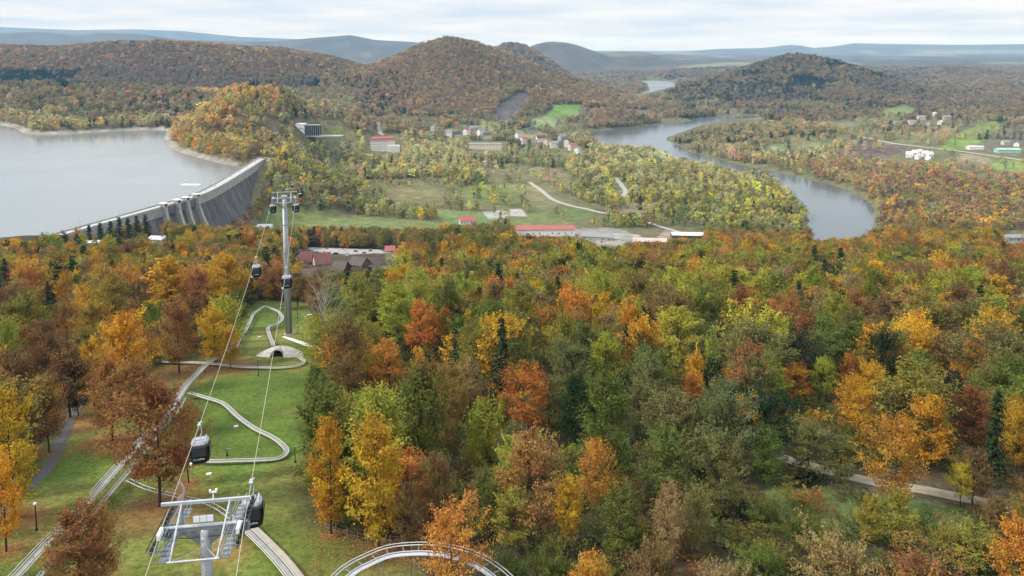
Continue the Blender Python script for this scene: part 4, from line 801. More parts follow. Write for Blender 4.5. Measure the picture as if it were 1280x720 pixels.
for Yp in PIERY:
    c, tt, n_ = on_dam(Yp, 0); rg = []
    for sgn in (-1.5, 1.5): rg.append([(c[0] + n_[0] * o + tt[0] * sgn - dmo[0], c[1] + n_[1] * o + tt[1] * sgn - dmo[1], z) for o, z in prof])
    pier = MB().loft(rg).build('pier', LC, dm)
    gh = MB(); rz = math.atan2(tt[1], tt[0]); cc = c + n_ * 5.6 - dmo; gh.box((cc[0], cc[1], 71.7), (4.0, 5.0, 3.4), rz); hs = gh.build('gate_house', LC, pier)
    rf = MB().box((cc[0], cc[1], 73.65), (5.0, 6.2, .5), rz).build('flat_roof', WHITE, pier)
    c2 = c + n_ * 8.14 - dmo; MB().box((c2[0], c2[1], 72.0), (2.8, .12, 1.6), rz).build('window', GLASS, pier)
for Yp in (652.5, 665.5, 678.5):
    c, tt, n_ = on_dam(Yp, 0); rz = math.atan2(tt[1], tt[0]); cc = c + n_ * 5.6 - dmo
    MB().box((cc[0], cc[1], 66), (9, .8, 7), rz).build('spillway_gate', mat('gate_steel', (0.12, 0.13, 0.13), 0.6), dm)
lp = MB().tube([(0, 0, 0), (0, 0, 7)], [.12, .07], 6).tube([(0, 0, 7), (.9, 0, 7.3)], .06, 5).mesh('pole', mat('galvanised', (0.3, 0.32, 0.33), 0.5, 0.4, noise=(.9, .2))); lh = MB().box((1.1, 0, 7.3), (.8, .3, .15)).mesh('lamp_head', WHITE)
for i in range(13):
    Yl = 500 + i * 34; c, tt, n_ = on_dam(Yl, -4.5); o = thing('street_lamp', (c[0], c[1], 70), 'grey street lamp on the dam crest road', 'street lamp', 'lamps along the dam crest', math.atan2(n_[1], n_[0])); link('pole', lp, o); link('lamp_head', lh, o)
# floating platform on the lake side of the piers
pc = at_z(239, 231, LAKE_Z + .4); pf = thing('floating_platform', (pc[0], pc[1], LAKE_Z), 'white floating work platform on the lake beside the spillway', 'platform')
MB().box((0, 0, .3), (20, 6, 1.0)).build('deck', WHITE, pf); MB().box((-4, 0, 2.0), (4, 3, 2.4)).build('cabin', WHITE, pf); MB().box((-4, 0, 3.3), (4.6, 3.6, .2)).build('cabin_roof', mat('galvanised', (0, 0, 0)), pf)
rl = MB()
for x in np.linspace(-9.8, 9.8, 9): rl.tube([(x, -2.8, .8), (x, -2.8, 1.9)], .06, 4)
rl.tube([(-9.8, -2.8, 1.9), (9.8, -2.8, 1.9)], .06, 4); rl.build('railing', WHITE, pf)
# people strolling on the dam (a body of one continuous surface)
def person_mesh():
    V = [(0, 0, .95), (0, 0, 1.2), (0, 0, 1.42), (0, 0, 1.52), (0, .02, 1.62), (0, .01, 1.74), (.1, 0, .9), (.12, .06, .5), (.12, .02, .08), (.12, .16, .04), (-.1, 0, .9), (-.12, -.08, .5), (-.12, -.2, .08), (-.12, -.06, .04), (.2, 0, 1.4), (.26, -.05, 1.12), (.25, .06, .86), (-.2, 0, 1.4), (-.26, .05, 1.12), (-.25, .12, .86)]
    E = [(0, 1), (1, 2), (2, 3), (3, 4), (4, 5), (0, 6), (6, 7), (7, 8), (8, 9), (0, 10), (10, 11), (11, 12), (12, 13), (2, 14), (14, 15), (15, 16), (2, 17), (17, 18), (18, 19)]
    RD = [.15, .15, .16, .06, .1, .08, .1, .075, .05, .045, .1, .075, .05, .045, .07, .05, .04, .07, .05, .04]
    me = bpy.data.meshes.new('person'); me.from_pydata(V, E, []); o = link('tmp', me); o.modifiers.new('s', 'SKIN'); sk = me.skin_vertices[0].data
    for i, r_ in enumerate(RD): sk[i].radius = (r_, r_)
    sk[0].use_root = True
    sb = o.modifiers.new('b', 'SUBSURF'); sb.levels = 1
    dg = bpy.context.evaluated_depsgraph_get(); r_ = bpy.data.meshes.new_from_object(o.evaluated_get(dg)); bpy.data.objects.remove(o); return r_
pm = person_mesh(); hairm = MB().loft([[(math.cos(a) * r_, math.sin(a) * r_ + .01, z) for a in np.linspace(0, 6.283, 9)[:-1]] for r_, z in ((.1, 1.66), (.115, 1.74), (.09, 1.81), (.03, 1.845))]).mesh('hair', mat('dark_hair', (0.03, 0.02, 0.015)))
CL = [('dark navy', (0.02, 0.025, 0.05)), ('black', (0.015, 0.015, 0.015)), ('red', (0.3, 0.03, 0.03)), ('grey', (0.15, 0.15, 0.16)), ('blue', (0.05, 0.1, 0.3))]
for i in range(10):
    nme, cc = CL[i % 5]; me = pm.copy(); me.materials.clear(); me.materials.append(mat('cloth_' + nme.replace(' ', '_'), cc, 0.9)); c, tt, n_ = on_dam([560, 598, 610, 705, 716, 741, 800, 822, 850, 890][i], random.uniform(-3, 3))
    o = link('person', me); o.location = (c[0], c[1], 70.0); o.rotation_euler = (0, 0, math.atan2(tt[1], tt[0]) + (math.pi if i % 2 else 0) - math.pi / 2); tag(o, 'person in %s clothes walking on the dam crest road' % nme, 'person', 'people walking on the dam'); link('hair', hairm, o)

# ------------------------------------------------------------------ buildings
WM = {WHT: (0.68, 0.66, 0.62), CRM: (0.55, 0.48, 0.38), BRN: (0.2, 0.13, 0.09), DKW: (0.06, 0.045, 0.035), GRW: (0.33, 0.32, 0.3), RED: (0.31, 0.105, 0.09), MAR: (0.13, 0.055, 0.045), PUR: (0.11, 0.07, 0.085), GRY: (0.22, 0.22, 0.22), DRK: (0.085, 0.072, 0.062), SIL: (0.55, 0.55, 0.54), 'blue_sheet': (0.12, 0.16, 0.22), 'pink_sheet': (0.5, 0.36, 0.32), 'black_felt': (0.015, 0.015, 0.018), 'green_film': (0.28, 0.48, 0.4)}
for k_, c_ in WM.items(): mat(k_, c_, 0.75, noise=(0.5, 0.18))
win_me = MB().box((0, 0, 0), (1.1, .1, 1.3)).mesh('window', GLASS); door_me = MB().box((0, 0, 1.0), (1.0, .12, 2.0)).mesh('door', mat('door_wood', (0.12, 0.07, 0.04), 0.7))
def building(kind, u, v, wpx, hpx, dep, st, turn, wall, roof, label):
    p_ = gp(u, v); Yd = p_.y; wd = wpx * Yd / F; total = max(hpx * Yd / F, 3.6)
    nm = {'house': 'house', 'hall': 'long_building', 'hotel': 'hotel'}[kind]
    cat = {'house': 'house', 'hall': 'building', 'hotel': 'hotel'}[kind]
    rz = R(turn * (0.5 if kind == 'hall' else 1)); big = math.hypot(wd, dep) / 2
    zb = min(mz(p_.x + dx_, p_.y + dy_) for dx_ in (-wd / 2, 0, wd / 2) for dy_ in (-dep / 2, 0, dep / 2)) - .2
    e = thing(nm, (p_.x, p_.y + dep * .3, zb), label, cat, None, rz)
    steep = roof in (MAR, PUR, DRK, 'black_felt') or label.startswith('white tent')
    if kind == 'hall': rh = min(dep * .14, total * .35)
    elif kind == 'hotel': rh = total * .22
    else: rh = min(dep * (.62 if steep else .42), total * (.62 if steep else .5))
    wh = max(total - rh, 2.4); x, y = wd / 2, dep / 2; mb = MB()
    if kind == 'hotel':
        mb.box((0, 0, wh / 2), (wd, dep, wh)); mb.box((wd * .45, -dep * .2, wh * .28), (wd * .5, dep * .9, wh * .56)); mb.build('wall', mat(wall, (0, 0, 0)), e)
        MB().loft([[(-x - .5, -y - .5, wh), (x + .5, -y - .5, wh), (x + .5, y + .5, wh), (-x - .5, y + .5, wh)], [(-x + 1.2, -y + 1.5, wh + rh * .75), (x - 1.2, -y + 1.5, wh + rh * .75), (x - 1.2, y - 1.5, wh + rh * .75), (-x + 1.2, y - 1.5, wh + rh * .75)], [(-x + 5, -.3, wh + rh), (x - 5, -.3, wh + rh), (x - 5, .3, wh + rh), (-x + 5, .3, wh + rh)]]).build('roof', mat(roof, (0, 0, 0)), e)
    else:
        mb.prism([(-y, 0), (y, 0), (y, wh), (0, wh + rh), (-y, wh)], 'x', -x, x); mb.build('wall', mat(wall, (0, 0, 0)), e)
        ov = .55; sl = rh / y; tk = .22; prf = [(-y - ov, wh - ov * sl + .02), (0, wh + rh + .02), (y + ov, wh - ov * sl + .02), (y + ov, wh - ov * sl + tk), (0, wh + rh + tk + .05), (-y - ov, wh - ov * sl + tk)]
        r_ = MB().prism(prf, 'x', -x - .5, x + .5).build('roof', mat(roof, (0, 0, 0)), e)
        if kind == 'house': MB().box((x * .35, y * .25, wh + rh * .95), (.7, .7, 1.8)).build('chimney', mat('brick_stack', (0.25, 0.12, 0.08), .9), r_)
    nx = max(2, int(wd / (3.2 if kind != 'hall' else 6))); ny = max(1, int(dep / 4))
    if roof != 'green_film' and wh > 2.2:
        for s_ in range(max(st, 1)):
            zw = wh * (s_ + .55) / max(st, 1)
            for i in range(nx):
                xx = -x + wd * (i + .5) / nx
                for sy in ((-1,) if Yd > 1000 and kind != 'hotel' else (-1, 1)):
                    if s_ == 0 and i == nx // 2 and sy < 0: continue
                    o = link('window', win_me, e); o.location = (xx, sy * (y + .02), zw)
            for i in range(ny if Yd < 1000 else 1):
                yy = -y + dep * (i + .5) / (ny if Yd < 1000 else 1)
                for sx_ in (-1, 1): o = link('window', win_me, e); o.location = (sx_ * (x + .02), yy, zw); o.rotation_euler = (0, 0, math.pi / 2)
        o = link('door', door_me, e); o.location = (-x + wd * (nx // 2 + .5) / nx, -y - .03, 0)
    if roof == 'green_film':
        for i in range(8): MB().box((-x + wd * (i + .5) / 8, 0, wh * .5), (.15, dep + .1, wh)).build('rib', mat('white_paint', (0, 0, 0)), e)
    return e
for b in BUILD:
    e = building(*b)
    for key, gr_ in (('valley village', 'houses of the valley village'), ('tent-roofed', 'white holiday cabins'), ('hamlet', 'farmhouses of the far hamlet')):
        if key in b[10]: e['group'] = gr_
# lift valley station: white tower block and a dark glazed hall with fins
p_ = gp(385, 170); k_ = p_.y / F; e = thing('lift_station', (p_.x, p_.y, p_.z - .3), 'modern lift station with white block and dark finned glass hall', 'building')
MB().box((-9 * k_, 3, 8 * k_), (11 * k_, 14, 16 * k_)).build('white_block', WHITE, e); MB().box((6 * k_, 3, 7 * k_), (18.5 * k_, 12, 13 * k_)).build('glass_hall', GLASS, e); MB().box((5 * k_, 3, 14 * k_), (21 * k_, 14, 1.0)).build('flat_roof', mat(GRY, (0, 0, 0)), e)
for i in range(8): MB().box(((-1.5 + i * 2.4) * k_, -3.6, 6.5 * k_), (.5 * k_, .8, 13 * k_)).build('fin', mat('grey_sheet', (0, 0, 0)), e)
for i in range(3): o = link('window', win_me, e); o.location = ((-12 + 3 * i) * k_, -4.05, 10 * k_); o.scale = (1.6, 1, 1.6)
MB().box((14 * k_, 2, .4), (60 * k_, 16, 1.6)).build('terrace', LC, e)
# white dome tent
p_ = gp(1160, 200); e = thing('dome_tent', (p_.x, p_.y, p_.z - .2), 'white rounded dome tent beside the holiday cabins', 'tent')
MB().loft([[(math.cos(a) * r_, math.sin(a) * r_, z) for a in np.linspace(0, 6.283, 17)[:-1]] for r_, z in ((5, 0), (4.9, 2), (4.2, 4.4), (2.8, 6.2), (1.0, 7.2), (.1, 7.4))]).build('canopy', WHITE, e, True); MB().box((0, -4.95, 1.2), (1.8, .3, 2.4)).build('entrance', GLASS, e)
# cars on the gravel
def car_proto():
    def half(prf, w_, m, nm, par, wt=None):
        wt = wt or w_; n = len(prf); return MB().loft([[(x, -w_ / 2 if z < .9 else -wt / 2, z) for x, z in prf], [(x, w_ / 2 if z < .9 else wt / 2, z) for x, z in prf]]).build(nm, m, par)
    return half
CARC = [('white', (0.7, 0.7, 0.7)), ('black', (0.012, 0.012, 0.014)), ('silver', (0.4, 0.41, 0.42)), ('dark blue', (0.02, 0.04, 0.12)), ('red', (0.3, 0.02, 0.02)), ('grey', (0.12, 0.12, 0.13))]
half = car_proto(); wheel_me = MB().tube([(0, -.11, 0), (0, .11, 0)], .32, 12).mesh('wheel', BLACKP); light_me = MB().box((0, 0, 0), (.06, .34, .16)).mesh('headlight', WHITE)
for i, (u, v) in enumerate([(369, 311), (375, 314), (382, 312), (388, 314), (396, 316), (408, 312), (420, 318), (428, 313), (434, 319), (445, 315), (455, 317), (463, 314), (734, 294), (742, 302), (752, 303)]):
    nme, cc = CARC[(i * 5 + i // 4) % 6]; p_ = gp(u, v); e = thing('parked_car', (p_.x, p_.y, p_.z), '%s parked car on the %s' % (nme, 'gravel car park by the guest houses' if i < 12 else 'concrete yard by the warehouse'), 'car', 'cars parked on gravel and yards', random.uniform(-.3, .3) + (1.57 if i % 3 else 0))
    half([(-2.1, .35), (2.1, .35), (2.15, .7), (1.2, .92), (-2.0, .98), (-2.15, .7)], 1.76, mat('car_' + nme.replace(' ', '_'), cc, .3, spec=.5), 'body', e)
    half([(1.05, .9), (.45, 1.4), (-1.2, 1.42), (-1.9, .95)], 1.66, GLASS, 'cabin', e, 1.4)
    for sx_ in (-1.3, 1.3):
        for sy in (-.82, .82): o = link('wheel', wheel_me, e); o.location = (sx_, sy, .32)
    for sy in (-.6, .6): o = link('headlight', light_me, e); o.location = (2.12, sy, .62)

# ------------------------------------------------------------------ gondola lift
STEEL = mat('galvanised', (0, 0, 0)); STW = mat('pale_steel', (0.46, 0.48, 0.49), 0.45, 0.3, noise=(1.5, 0.12)); STD = mat('dark_steel', (0.2, 0.215, 0.225), 0.5, 0.5, noise=(1.2, 0.2))
GA = 3.2
def pylon(u, v_head, Yd, r0, r1, label, turn=15.2):
    hd = at_Y(u, v_head, Yd); zb = mz(hd[0], Yd); h = hd[2] - zb; e = thing('lift_pylon', (hd[0], Yd, zb), label, 'lift pylon', 'pylons of the gondola lift', R(turn))
    MB().tube([(0, 0, -.5), (0, 0, .35)], r0 * 1.5, 12).build('foundation', LC, e)
    cl = MB().tube([(0, 0, .3), (0, 0, h - .7)], [r0, r1], 16).build('column', STEEL, e, True)
    nj = max(2, int(h / 7))
    for i in range(1, nj): z = h * i / nj; MB().tube([(0, 0, z - .1), (0, 0, z + .1)], r0 + (r1 - r0) * i / nj + .07, 16).build('flange', STD, cl)
    ld = MB(); yl = -r0 - .16
    for s_ in (-.22, .22): ld.tube([(s_, yl, .5), (s_, -r1 - .16, h - .8)], .035, 4)
    nrg = int(h / .45)
    for i in range(nrg): q = (i + .5) / nrg; ld.box((0, yl + (r0 - r1) * q, .5 + (h - 1.3) * q), (.44, .05, .05))
    ld.build('ladder', STW, e)
    ca = MB(); ca.box((0, 0, h - .75), (7.0, .55, .6)); ca.box((0, 0, h - 1.15), (3.0, .4, .3)); ca.build('crossarm', STEEL, e)
    MB().tube([(-3.4, -.2, h - .32), (3.4, -.2, h - .32)], .13, 8).build('top_tube', STW, e)
    for x_ in (-1.9, 1.9): MB().box((x_, .55, h + .35), (.16, .16, 1.8)).build('gallows_post', STEEL, e)
    MB().box((0, .55, h + 1.3), (7.0, .2, .24)).build('gallows_beam', STW, e)
    for s_ in (-1, 1):
        sh = MB().box((s_ * GA, 0, h - .42), (.18, 6.4, .32)); sh.box((s_ * GA, 0, h - .6), (.34, 1.2, .4)); sh = sh.build('sheave_frame', STD, e)
        for k in range(10): y_ = -2.9 + k * .644; MB().tube([(s_ * GA - .09, y_, h - .2), (s_ * GA + .09, y_, h - .2)], .2, 10).build('sheave', BLACKP, sh)
        cw = MB().box((s_ * 2.3, 0, h - 1.05), (.7, 6.8, .06)).build('catwalk', STEEL, e)
        for k in range(12): MB().box((s_ * 2.3, -3.2 + k * .58, h - 1.0), (.66, .16, .05)).build('tread', STD, cw)
        rl = MB()
        for x_ in (1.97, 2.63):
            for zz in (-.55, 0): rl.tube([(s_ * x_, -3.4, h + zz), (s_ * x_, 3.4, h + zz)], .03, 4)
            for y_ in (-3.4, -1.7, 0, 1.7, 3.4): rl.tube([(s_ * x_, y_, h - 1.05), (s_ * x_, y_, h)], .03, 4)
        rl.build('handrail', STEEL, cw)
        MB().tube([(s_ * 1.9, .55, h + 1.25), (s_ * 1.75, -3.5, h - 1.0)], .075, 6).build('tie_tube', STW, e)
        MB().tube([(s_ * .2, -.4, h - 2.2), (s_ * 1.75, -3.5, h - 1.0)], .035, 5).build('brace', STW, e)
        MB().box((s_ * 3.0, -1.5, h + .1), (.25, 1.0, .5)).build('motor_box', WHITE, e)
    MB().tube([(-1.95, -3.5, h - 1.0), (1.95, -3.5, h - 1.0)], .075, 6).build('front_bar', STW, e)
    for s_ in (-1, 1):
        MB().prism([(s_ * .4, h - 1.05), (s_ * 1.7, h - 1.05), (s_ * .4, h - 2.1)], 'y', -.12, .12).build('gusset', STEEL, e)
        for x_ in (.9, 1.5, 2.75): MB().box((s_ * x_, -.3, h - .75), (.34, .06, .22)).build('access_plate', STD, e)
        MB().box((s_ * 2.9, -.45, h - .75), (.1, .5, .8)).build('end_plate', STD, e)
        MB().tube([(s_ * .3, -.5, h - 1.1), (s_ * 1.2, -.42, h - 1.2), (s_ * 2.2, -.6, h - .95), (s_ * 2.95, -1.4, h - .2)], .03, 5).build('cable_hose', BLACKP, e)
        for y_ in (-2.4, -.9, .9, 2.4): MB().box((s_ * 2.85, y_, h - .75), (.55, .12, .14)).build('bracket', STEEL, e)
        MB().tube([(s_ * 3.5, -3.3, h - .1), (s_ * 3.5, 3.3, h - .1)], .045, 5).build('rope_catcher', BLACKP, e)
    sg = MB().box((0, -.35, h + .35), (1.7, .1, .62)).build('sign_board', STD, e)
    for k in range(3): MB().box((-.54 + .54 * k, -.42, h + .38), (.5, .04, .52)).build('sign_panel', WHITE, sg)
    an = MB().tube([(.6, .55, h + 1.4), (.6, .55, h + 2.0)], .05, 5); an.box((.6, .55, h + 2.05), (.55, .12, .12)); an.tube([(.85, .55, h + 2.1), (.85, .55, h + 2.3)], .1, 6); an.tube([(.36, .55, h + 2.1), (.36, .55, h + 2.25)], .1, 6); an.build('wind_gauge', WHITE, e)
    ra = R(turn); f = lambda s_: Vector((hd[0] + s_ * GA * math.cos(ra), Yd + s_ * GA * math.sin(ra), hd[2] + .04))
    return f(-1), f(1)
P1 = pylon(256, 650, 57, .52, .42, 'grey steel lift pylon head with catwalks above the coaster lawn', 8)
P2 = pylon(355.5, 246, float(ground(358, 418)[1]), .98, .68, 'tallest grey tubular lift pylon on the lawn by the tunnel mound')
P3 = pylon(374, 193, 950, 1.3, .9, 'slim distant lift pylon among the valley trees')
st_l = at_Y(379, 160, 1290)
def span(a, b, sag, n=40): return [a.lerp(b, i / n) - Vector((0, 0, 4 * sag * (i / n) * (1 - i / n))) for i in range(n + 1)]
ROPE = mat('rope_steel', (0.42, 0.39, 0.30), 0.5, 0.3); RP = []
for s_ in (0, 1):
    a0 = P1[s_] + Vector((22, -80, 7)); e0 = Vector((st_l[0] + (s_ - .5) * 6.4, st_l[1], st_l[2])); pts = span(a0, P1[s_], .4, 12)[:-1] + span(P1[s_], P2[s_], 2.0)[:-1] + span(P2[s_], P3[s_], 14)[:-1] + span(P3[s_], e0, 4); RP.append(pts)
    tag(MB().tube(pts, .036, 5).build('haul_rope', ROPE), 'thin steel haul rope of the gondola lift, %s side' % ('dam' if s_ == 0 else 'river'), 'cable', 'haul ropes of the gondola lift')
def rr_ring(hx, hy, z, n=16, pw=3.2):
    o = []
    for k in range(n):
        a = 2 * math.pi * (k + .5) / n; c, s_ = math.cos(a), math.sin(a); q = (abs(c) ** pw + abs(s_) ** pw) ** (-1 / pw); o.append((c * q * hx, s_ * q * hy, z))
    return o
CABB = mat('cabin_black', (0.013, 0.013, 0.015), 0.22, spec=0.55); CABR = mat('cabin_roof_grey', (0.3, 0.31, 0.32), 0.45, 0.4, noise=(3, .15)); CABG = mat('cabin_glass', (0.03, 0.035, 0.04), 0.06, spec=0.7); TEAL = mat('teal_print', (0.05, 0.5, 0.5), 0.5)
def cabin_proto():
    e = thing('gondola_cabin', (0, 0, 0), 'x', 'gondola cabin')
    sh = MB().loft([rr_ring(hx, hy, z) for hx, hy, z in ((.7, .75, -3.95), (.92, .98, -3.8), (1.0, 1.08, -3.3), (1.0, 1.08, -2.75), (.97, 1.02, -2.1), (.88, .9, -1.85))]).build('shell', CABB, e, False)
    MB().loft([rr_ring(hx, hy, z) for hx, hy, z in ((.9, .92, -1.85), (.86, .86, -1.72), (.6, .62, -1.62))]).build('roof', CABR, e)
    rk = MB()
    for x_ in (-.55, .55): rk.box((x_, 0, -1.6), (.1, 1.5, .1))
    rk.box((0, 0, -1.58), (.9, .3, .12)); rk.box((0, -.55, -1.62), (.5, .2, .1)); rk.build('roof_frame', STW, e)
    for s_ in (-1, 1):
        MB().loft([[(-.72, s_ * 1.085, -2.95), (.72, s_ * 1.085, -2.95), (.66, s_ * 1.05, -2.15), (-.66, s_ * 1.05, -2.15)], [(-.72, s_ * 1.115, -2.95), (.72, s_ * 1.115, -2.95), (.66, s_ * 1.08, -2.15), (-.66, s_ * 1.08, -2.15)]]).build('window', CABG, e)
        MB().loft([[(s_ * 1.005, -.8, -2.95), (s_ * 1.005, .8, -2.95), (s_ * .98, .74, -2.15), (s_ * .98, -.74, -2.15)], [(s_ * 1.035, -.8, -2.95), (s_ * 1.035, .8, -2.95), (s_ * 1.01, .74, -2.15), (s_ * 1.01, -.74, -2.15)]]).build('door_window', CABG, e)
    MB().tube([(-.85, -.95, -3.85), (-.85, -1.05, -3.6)], .12, 8).build('bumper', WHITE, e)
    em = MB(); em.box((-.52, -1.11, -3.25), (.05, .02, .2)); em.box((-.43, -1.11, -3.2), (.12, .02, .05)); em.box((-.40, -1.11, -3.3), (.14, .02, .04)); em.box((-.3, -1.11, -3.35), (.08, .02, .1)); em.build('emblem', TEAL, e)
    cu = bpy.data.curves.new('word', 'FONT'); cu.body = 'solina'; cu.size = .3; cu.extrude = .008; to = bpy.data.objects.new('w', cu); COL.objects.link(to); me = bpy.data.meshes.new_from_object(to.evaluated_get(bpy.context.evaluated_depsgraph_get())); bpy.data.objects.remove(to); me.materials.clear(); me.materials.append(WHITE)
    w_ = link('lettering', me, e); w_.location = (-.18, -1.112, -3.34); w_.rotation_euler = (R(90), 0, 0)
    hg = MB().tube([(0, 0, -1.6), (.02, 0, -1.3), (.18, 0, -.95), (.2, 0, -.5), (.12, 0, -.12), (0, 0, 0)], .055, 6).build('hanger_arm', STW, e); MB().box((0, 0, .02), (.3, .7, .22)).tube([(-.2, -.2, .05), (.25, .25, .22)], .07, 6).build('grip', STW, hg)
    return e
cp = cabin_proto(); first = True
def rope_at_v(s_, v, lo, hi):
    best = None
    for i in range(lo, hi):
        a, b = RP[s_][i], RP[s_][i + 1]
        for k in range(24):
            q = a.lerp(b, k / 24); vv_ = float(project(q.x, q.y, q.z)[1]); d = abs(vv_ - v)
            if best is None or d < best[0]: best = (d, q.copy())
    return best[1]
for s_, v, lo, hi, lab in [(0, 531, 12, 52, 'black gondola cabin with grey roof hanging above the coaster bend'), (1, 603, 12, 52, 'black gondola cabin passing the pylon head with catwalks'), (0, 322, 12, 52, 'black gondola cabin over the wood on the dam side'), (1, 335, 12, 52, 'black gondola cabin in front of the tallest pylon column'),
                           (0, 249, 48, 54, 'black gondola cabin at the dam side of the tallest pylon head'), (1, 248, 48, 54, 'black gondola cabin at the river side of the tallest pylon head'), (1, 238, 52, 92, 'black gondola cabin just past the tallest pylon head'), (1, 215, 56, 92, 'tiny gondola cabin over the valley trees, nearer the slim pylon'), (0, 228, 54, 92, 'tiny gondola cabin over the green valley strip'), (0, 196, 78, 92, 'tiny gondola cabin at the slim distant pylon'), (1, 178, 93, 130, 'tiny gondola cabin between slim pylon and lift station')]:
    q = rope_at_v(s_, v, lo, hi); o = cp if first else copy_tree(cp); first = False; o.location = q; o.rotation_euler = (0, 0, R(15.2)); o['label'] = lab; o['group'] = 'gondola cabins on the lift'

# ------------------------------------------------------------------ alpine coaster
RAIL = mat('coaster_rail', (0.52, 0.52, 0.5), 0.5, 0.2, noise=(1, .12)); PLATE = mat('coaster_trough', (0.27, 0.26, 0.24), 0.7, 0.1, noise=(.8, .2)); TIMB = mat('grey_planks', (0.33, 0.29, 0.24), .9, noise=(1, .2))
def lifted(u, v, h):
    p_ = gp(u, v)
    for _ in range(2): p_ = gp(u, v + h * F / p_.y)
    return p_
def track(px, h, label, gauge=.85, walk=0, post=4.0, rr=.075, trough=True):
    P = catmull([lifted(u, v, h)[:2] for u, v in px], 10); d = np.concatenate([[0], np.cumsum(np.hypot(*np.diff(P, axis=0).T))]); n = max(4, int(d[-1] / .8)); q = np.linspace(0, d[-1], n); P = np.stack([np.interp(q, d, P[:, 0]), np.interp(q, d, P[:, 1])], 1)
    gzs = np.array([mz(a, b) for a, b in P]); z = gzs + h; k = 9; zz = np.convolve(np.pad(z, k, mode='edge'), np.ones(2 * k + 1) / (2 * k + 1), 'valid'); zz = np.maximum(zz, gzs + .25)
    t_ = np.gradient(P, axis=0); t_ /= np.linalg.norm(t_, axis=1, keepdims=True) + 1e-9; nn_ = np.stack([-t_[:, 1], t_[:, 0]], 1); o0 = np.array([P[0][0], P[0][1], zz[0]])
    e = thing('coaster_track', tuple(o0), label, 'coaster track'); L_ = lambda i, o, dz: (P[i][0] + nn_[i][0] * o - o0[0], P[i][1] + nn_[i][1] * o - o0[1], zz[i] + dz - o0[2])
    for s_ in (-1, 1): MB().tube([L_(i, s_ * gauge / 2, 0) for i in range(n)], rr, 6).build('rail', RAIL, e)
    if trough: MB().loft([[L_(i, -gauge * .36, -.1), L_(i, gauge * .36, -.1), L_(i, gauge * .36, -.18), L_(i, -gauge * .36, -.18)] for i in range(n)]).build('trough', PLATE, e)
    ti = MB()
    for i in range(0, n, 2): ti.tube([L_(i, -gauge / 2 - .1, -.12), L_(i, gauge / 2 + .1 + (walk if walk else 0), -.12)], .05, 4)
    tag(ti.build('crossties', STEEL, e), kind='stuff')
    if walk:
        MB().loft([[L_(i, gauge / 2 + .12, -.06), L_(i, gauge / 2 + walk, -.06), L_(i, gauge / 2 + walk, -.12), L_(i, gauge / 2 + .12, -.12)] for i in range(n)]).build('walkway', TIMB if h < 4 else STW, e)
        MB().tube([L_(i, -gauge / 2 - .28, .12) for i in range(n)], .05, 5).build('guard_rail', RAIL, e)
    st_ = max(2, int(post / .8))
    for i in range(1, n - 1, st_):
        if zz[i] - gzs[i] < .3: continue
        m = MB()
        for s_ in ((-1, 1) if h > 1.5 else (0,)):
            a = L_(i, s_ * gauge * .5, -.12); g0 = L_(i, s_ * gauge * .8, 0); m.tube([a, (g0[0], g0[1], mz(P[i][0] + nn_[i][0] * s_ * gauge * .8, P[i][1] + nn_[i][1] * s_ * gauge * .8) - .2 - o0[2])], .055, 5)
        m.build('support_post', STEEL, e)
    return P
track([(295, 433), (302, 420), (309, 409), (314, 398), (319, 390), (331, 385), (346, 388), (353, 396), (349, 403), (338, 407), (335, 411), (338, 421), (342, 430)], 1.2, 'looping coaster track curling above the tunnel mound', .8, rr=.09)
track([(176, 446), (205, 451), (255, 453.5), (296, 457.5), (330, 458.5), (353, 458), (373, 455.5), (380, 451.5), (374, 447.5)], .7, 'straight coaster track crossing the lawn below the tunnel mound', .75, rr=.075)
track([(236, 491), (255, 496), (279, 504), (299, 521), (319, 535), (339, 545), (353, 555), (358.5, 563), (349, 570), (322, 573), (289, 574.5), (262, 575), (232, 573), (205, 574), (185, 582)], .7, 'S-shaped coaster track bending across the mown lawn', .75, rr=.065)
track([(297, 428), (280, 440), (259, 454), (245, 468), (232, 482), (215, 508), (193, 533), (171, 556), (150, 579), (133, 598), (105, 630), (62, 672), (18, 719), (-20, 758)], 2.2, 'long straight coaster lift track climbing the lawn', .7, walk=.3, rr=.055)
track([(232, 498), (221, 514), (200, 540), (178, 567), (158, 592), (140, 613), (112, 645), (75, 688), (40, 728)], .8, 'second coaster track running beside the long lift track', .6, rr=.05)
track([(160, 600), (184, 609), (215, 617), (262, 629), (292, 645)], .9, 'thin coaster rails passing behind the pylon head', .6, rr=.04, trough=False)
track([(294, 647), (318, 668), (338, 688), (356, 708), (378, 735)], .9, 'planked coaster track leaving the pylon foot downhill', .7, walk=.8, rr=.05)
track([(655, 750), (640, 725), (615, 704), (590, 691), (555, 682), (520, 680.5), (485, 684.5), (455, 696), (435, 707), (417, 724), (398, 752)], 4.2, 'raised white coaster loop behind the orange-red tree', 1.0, walk=.6, post=3.2, rr=.06, trough=False)

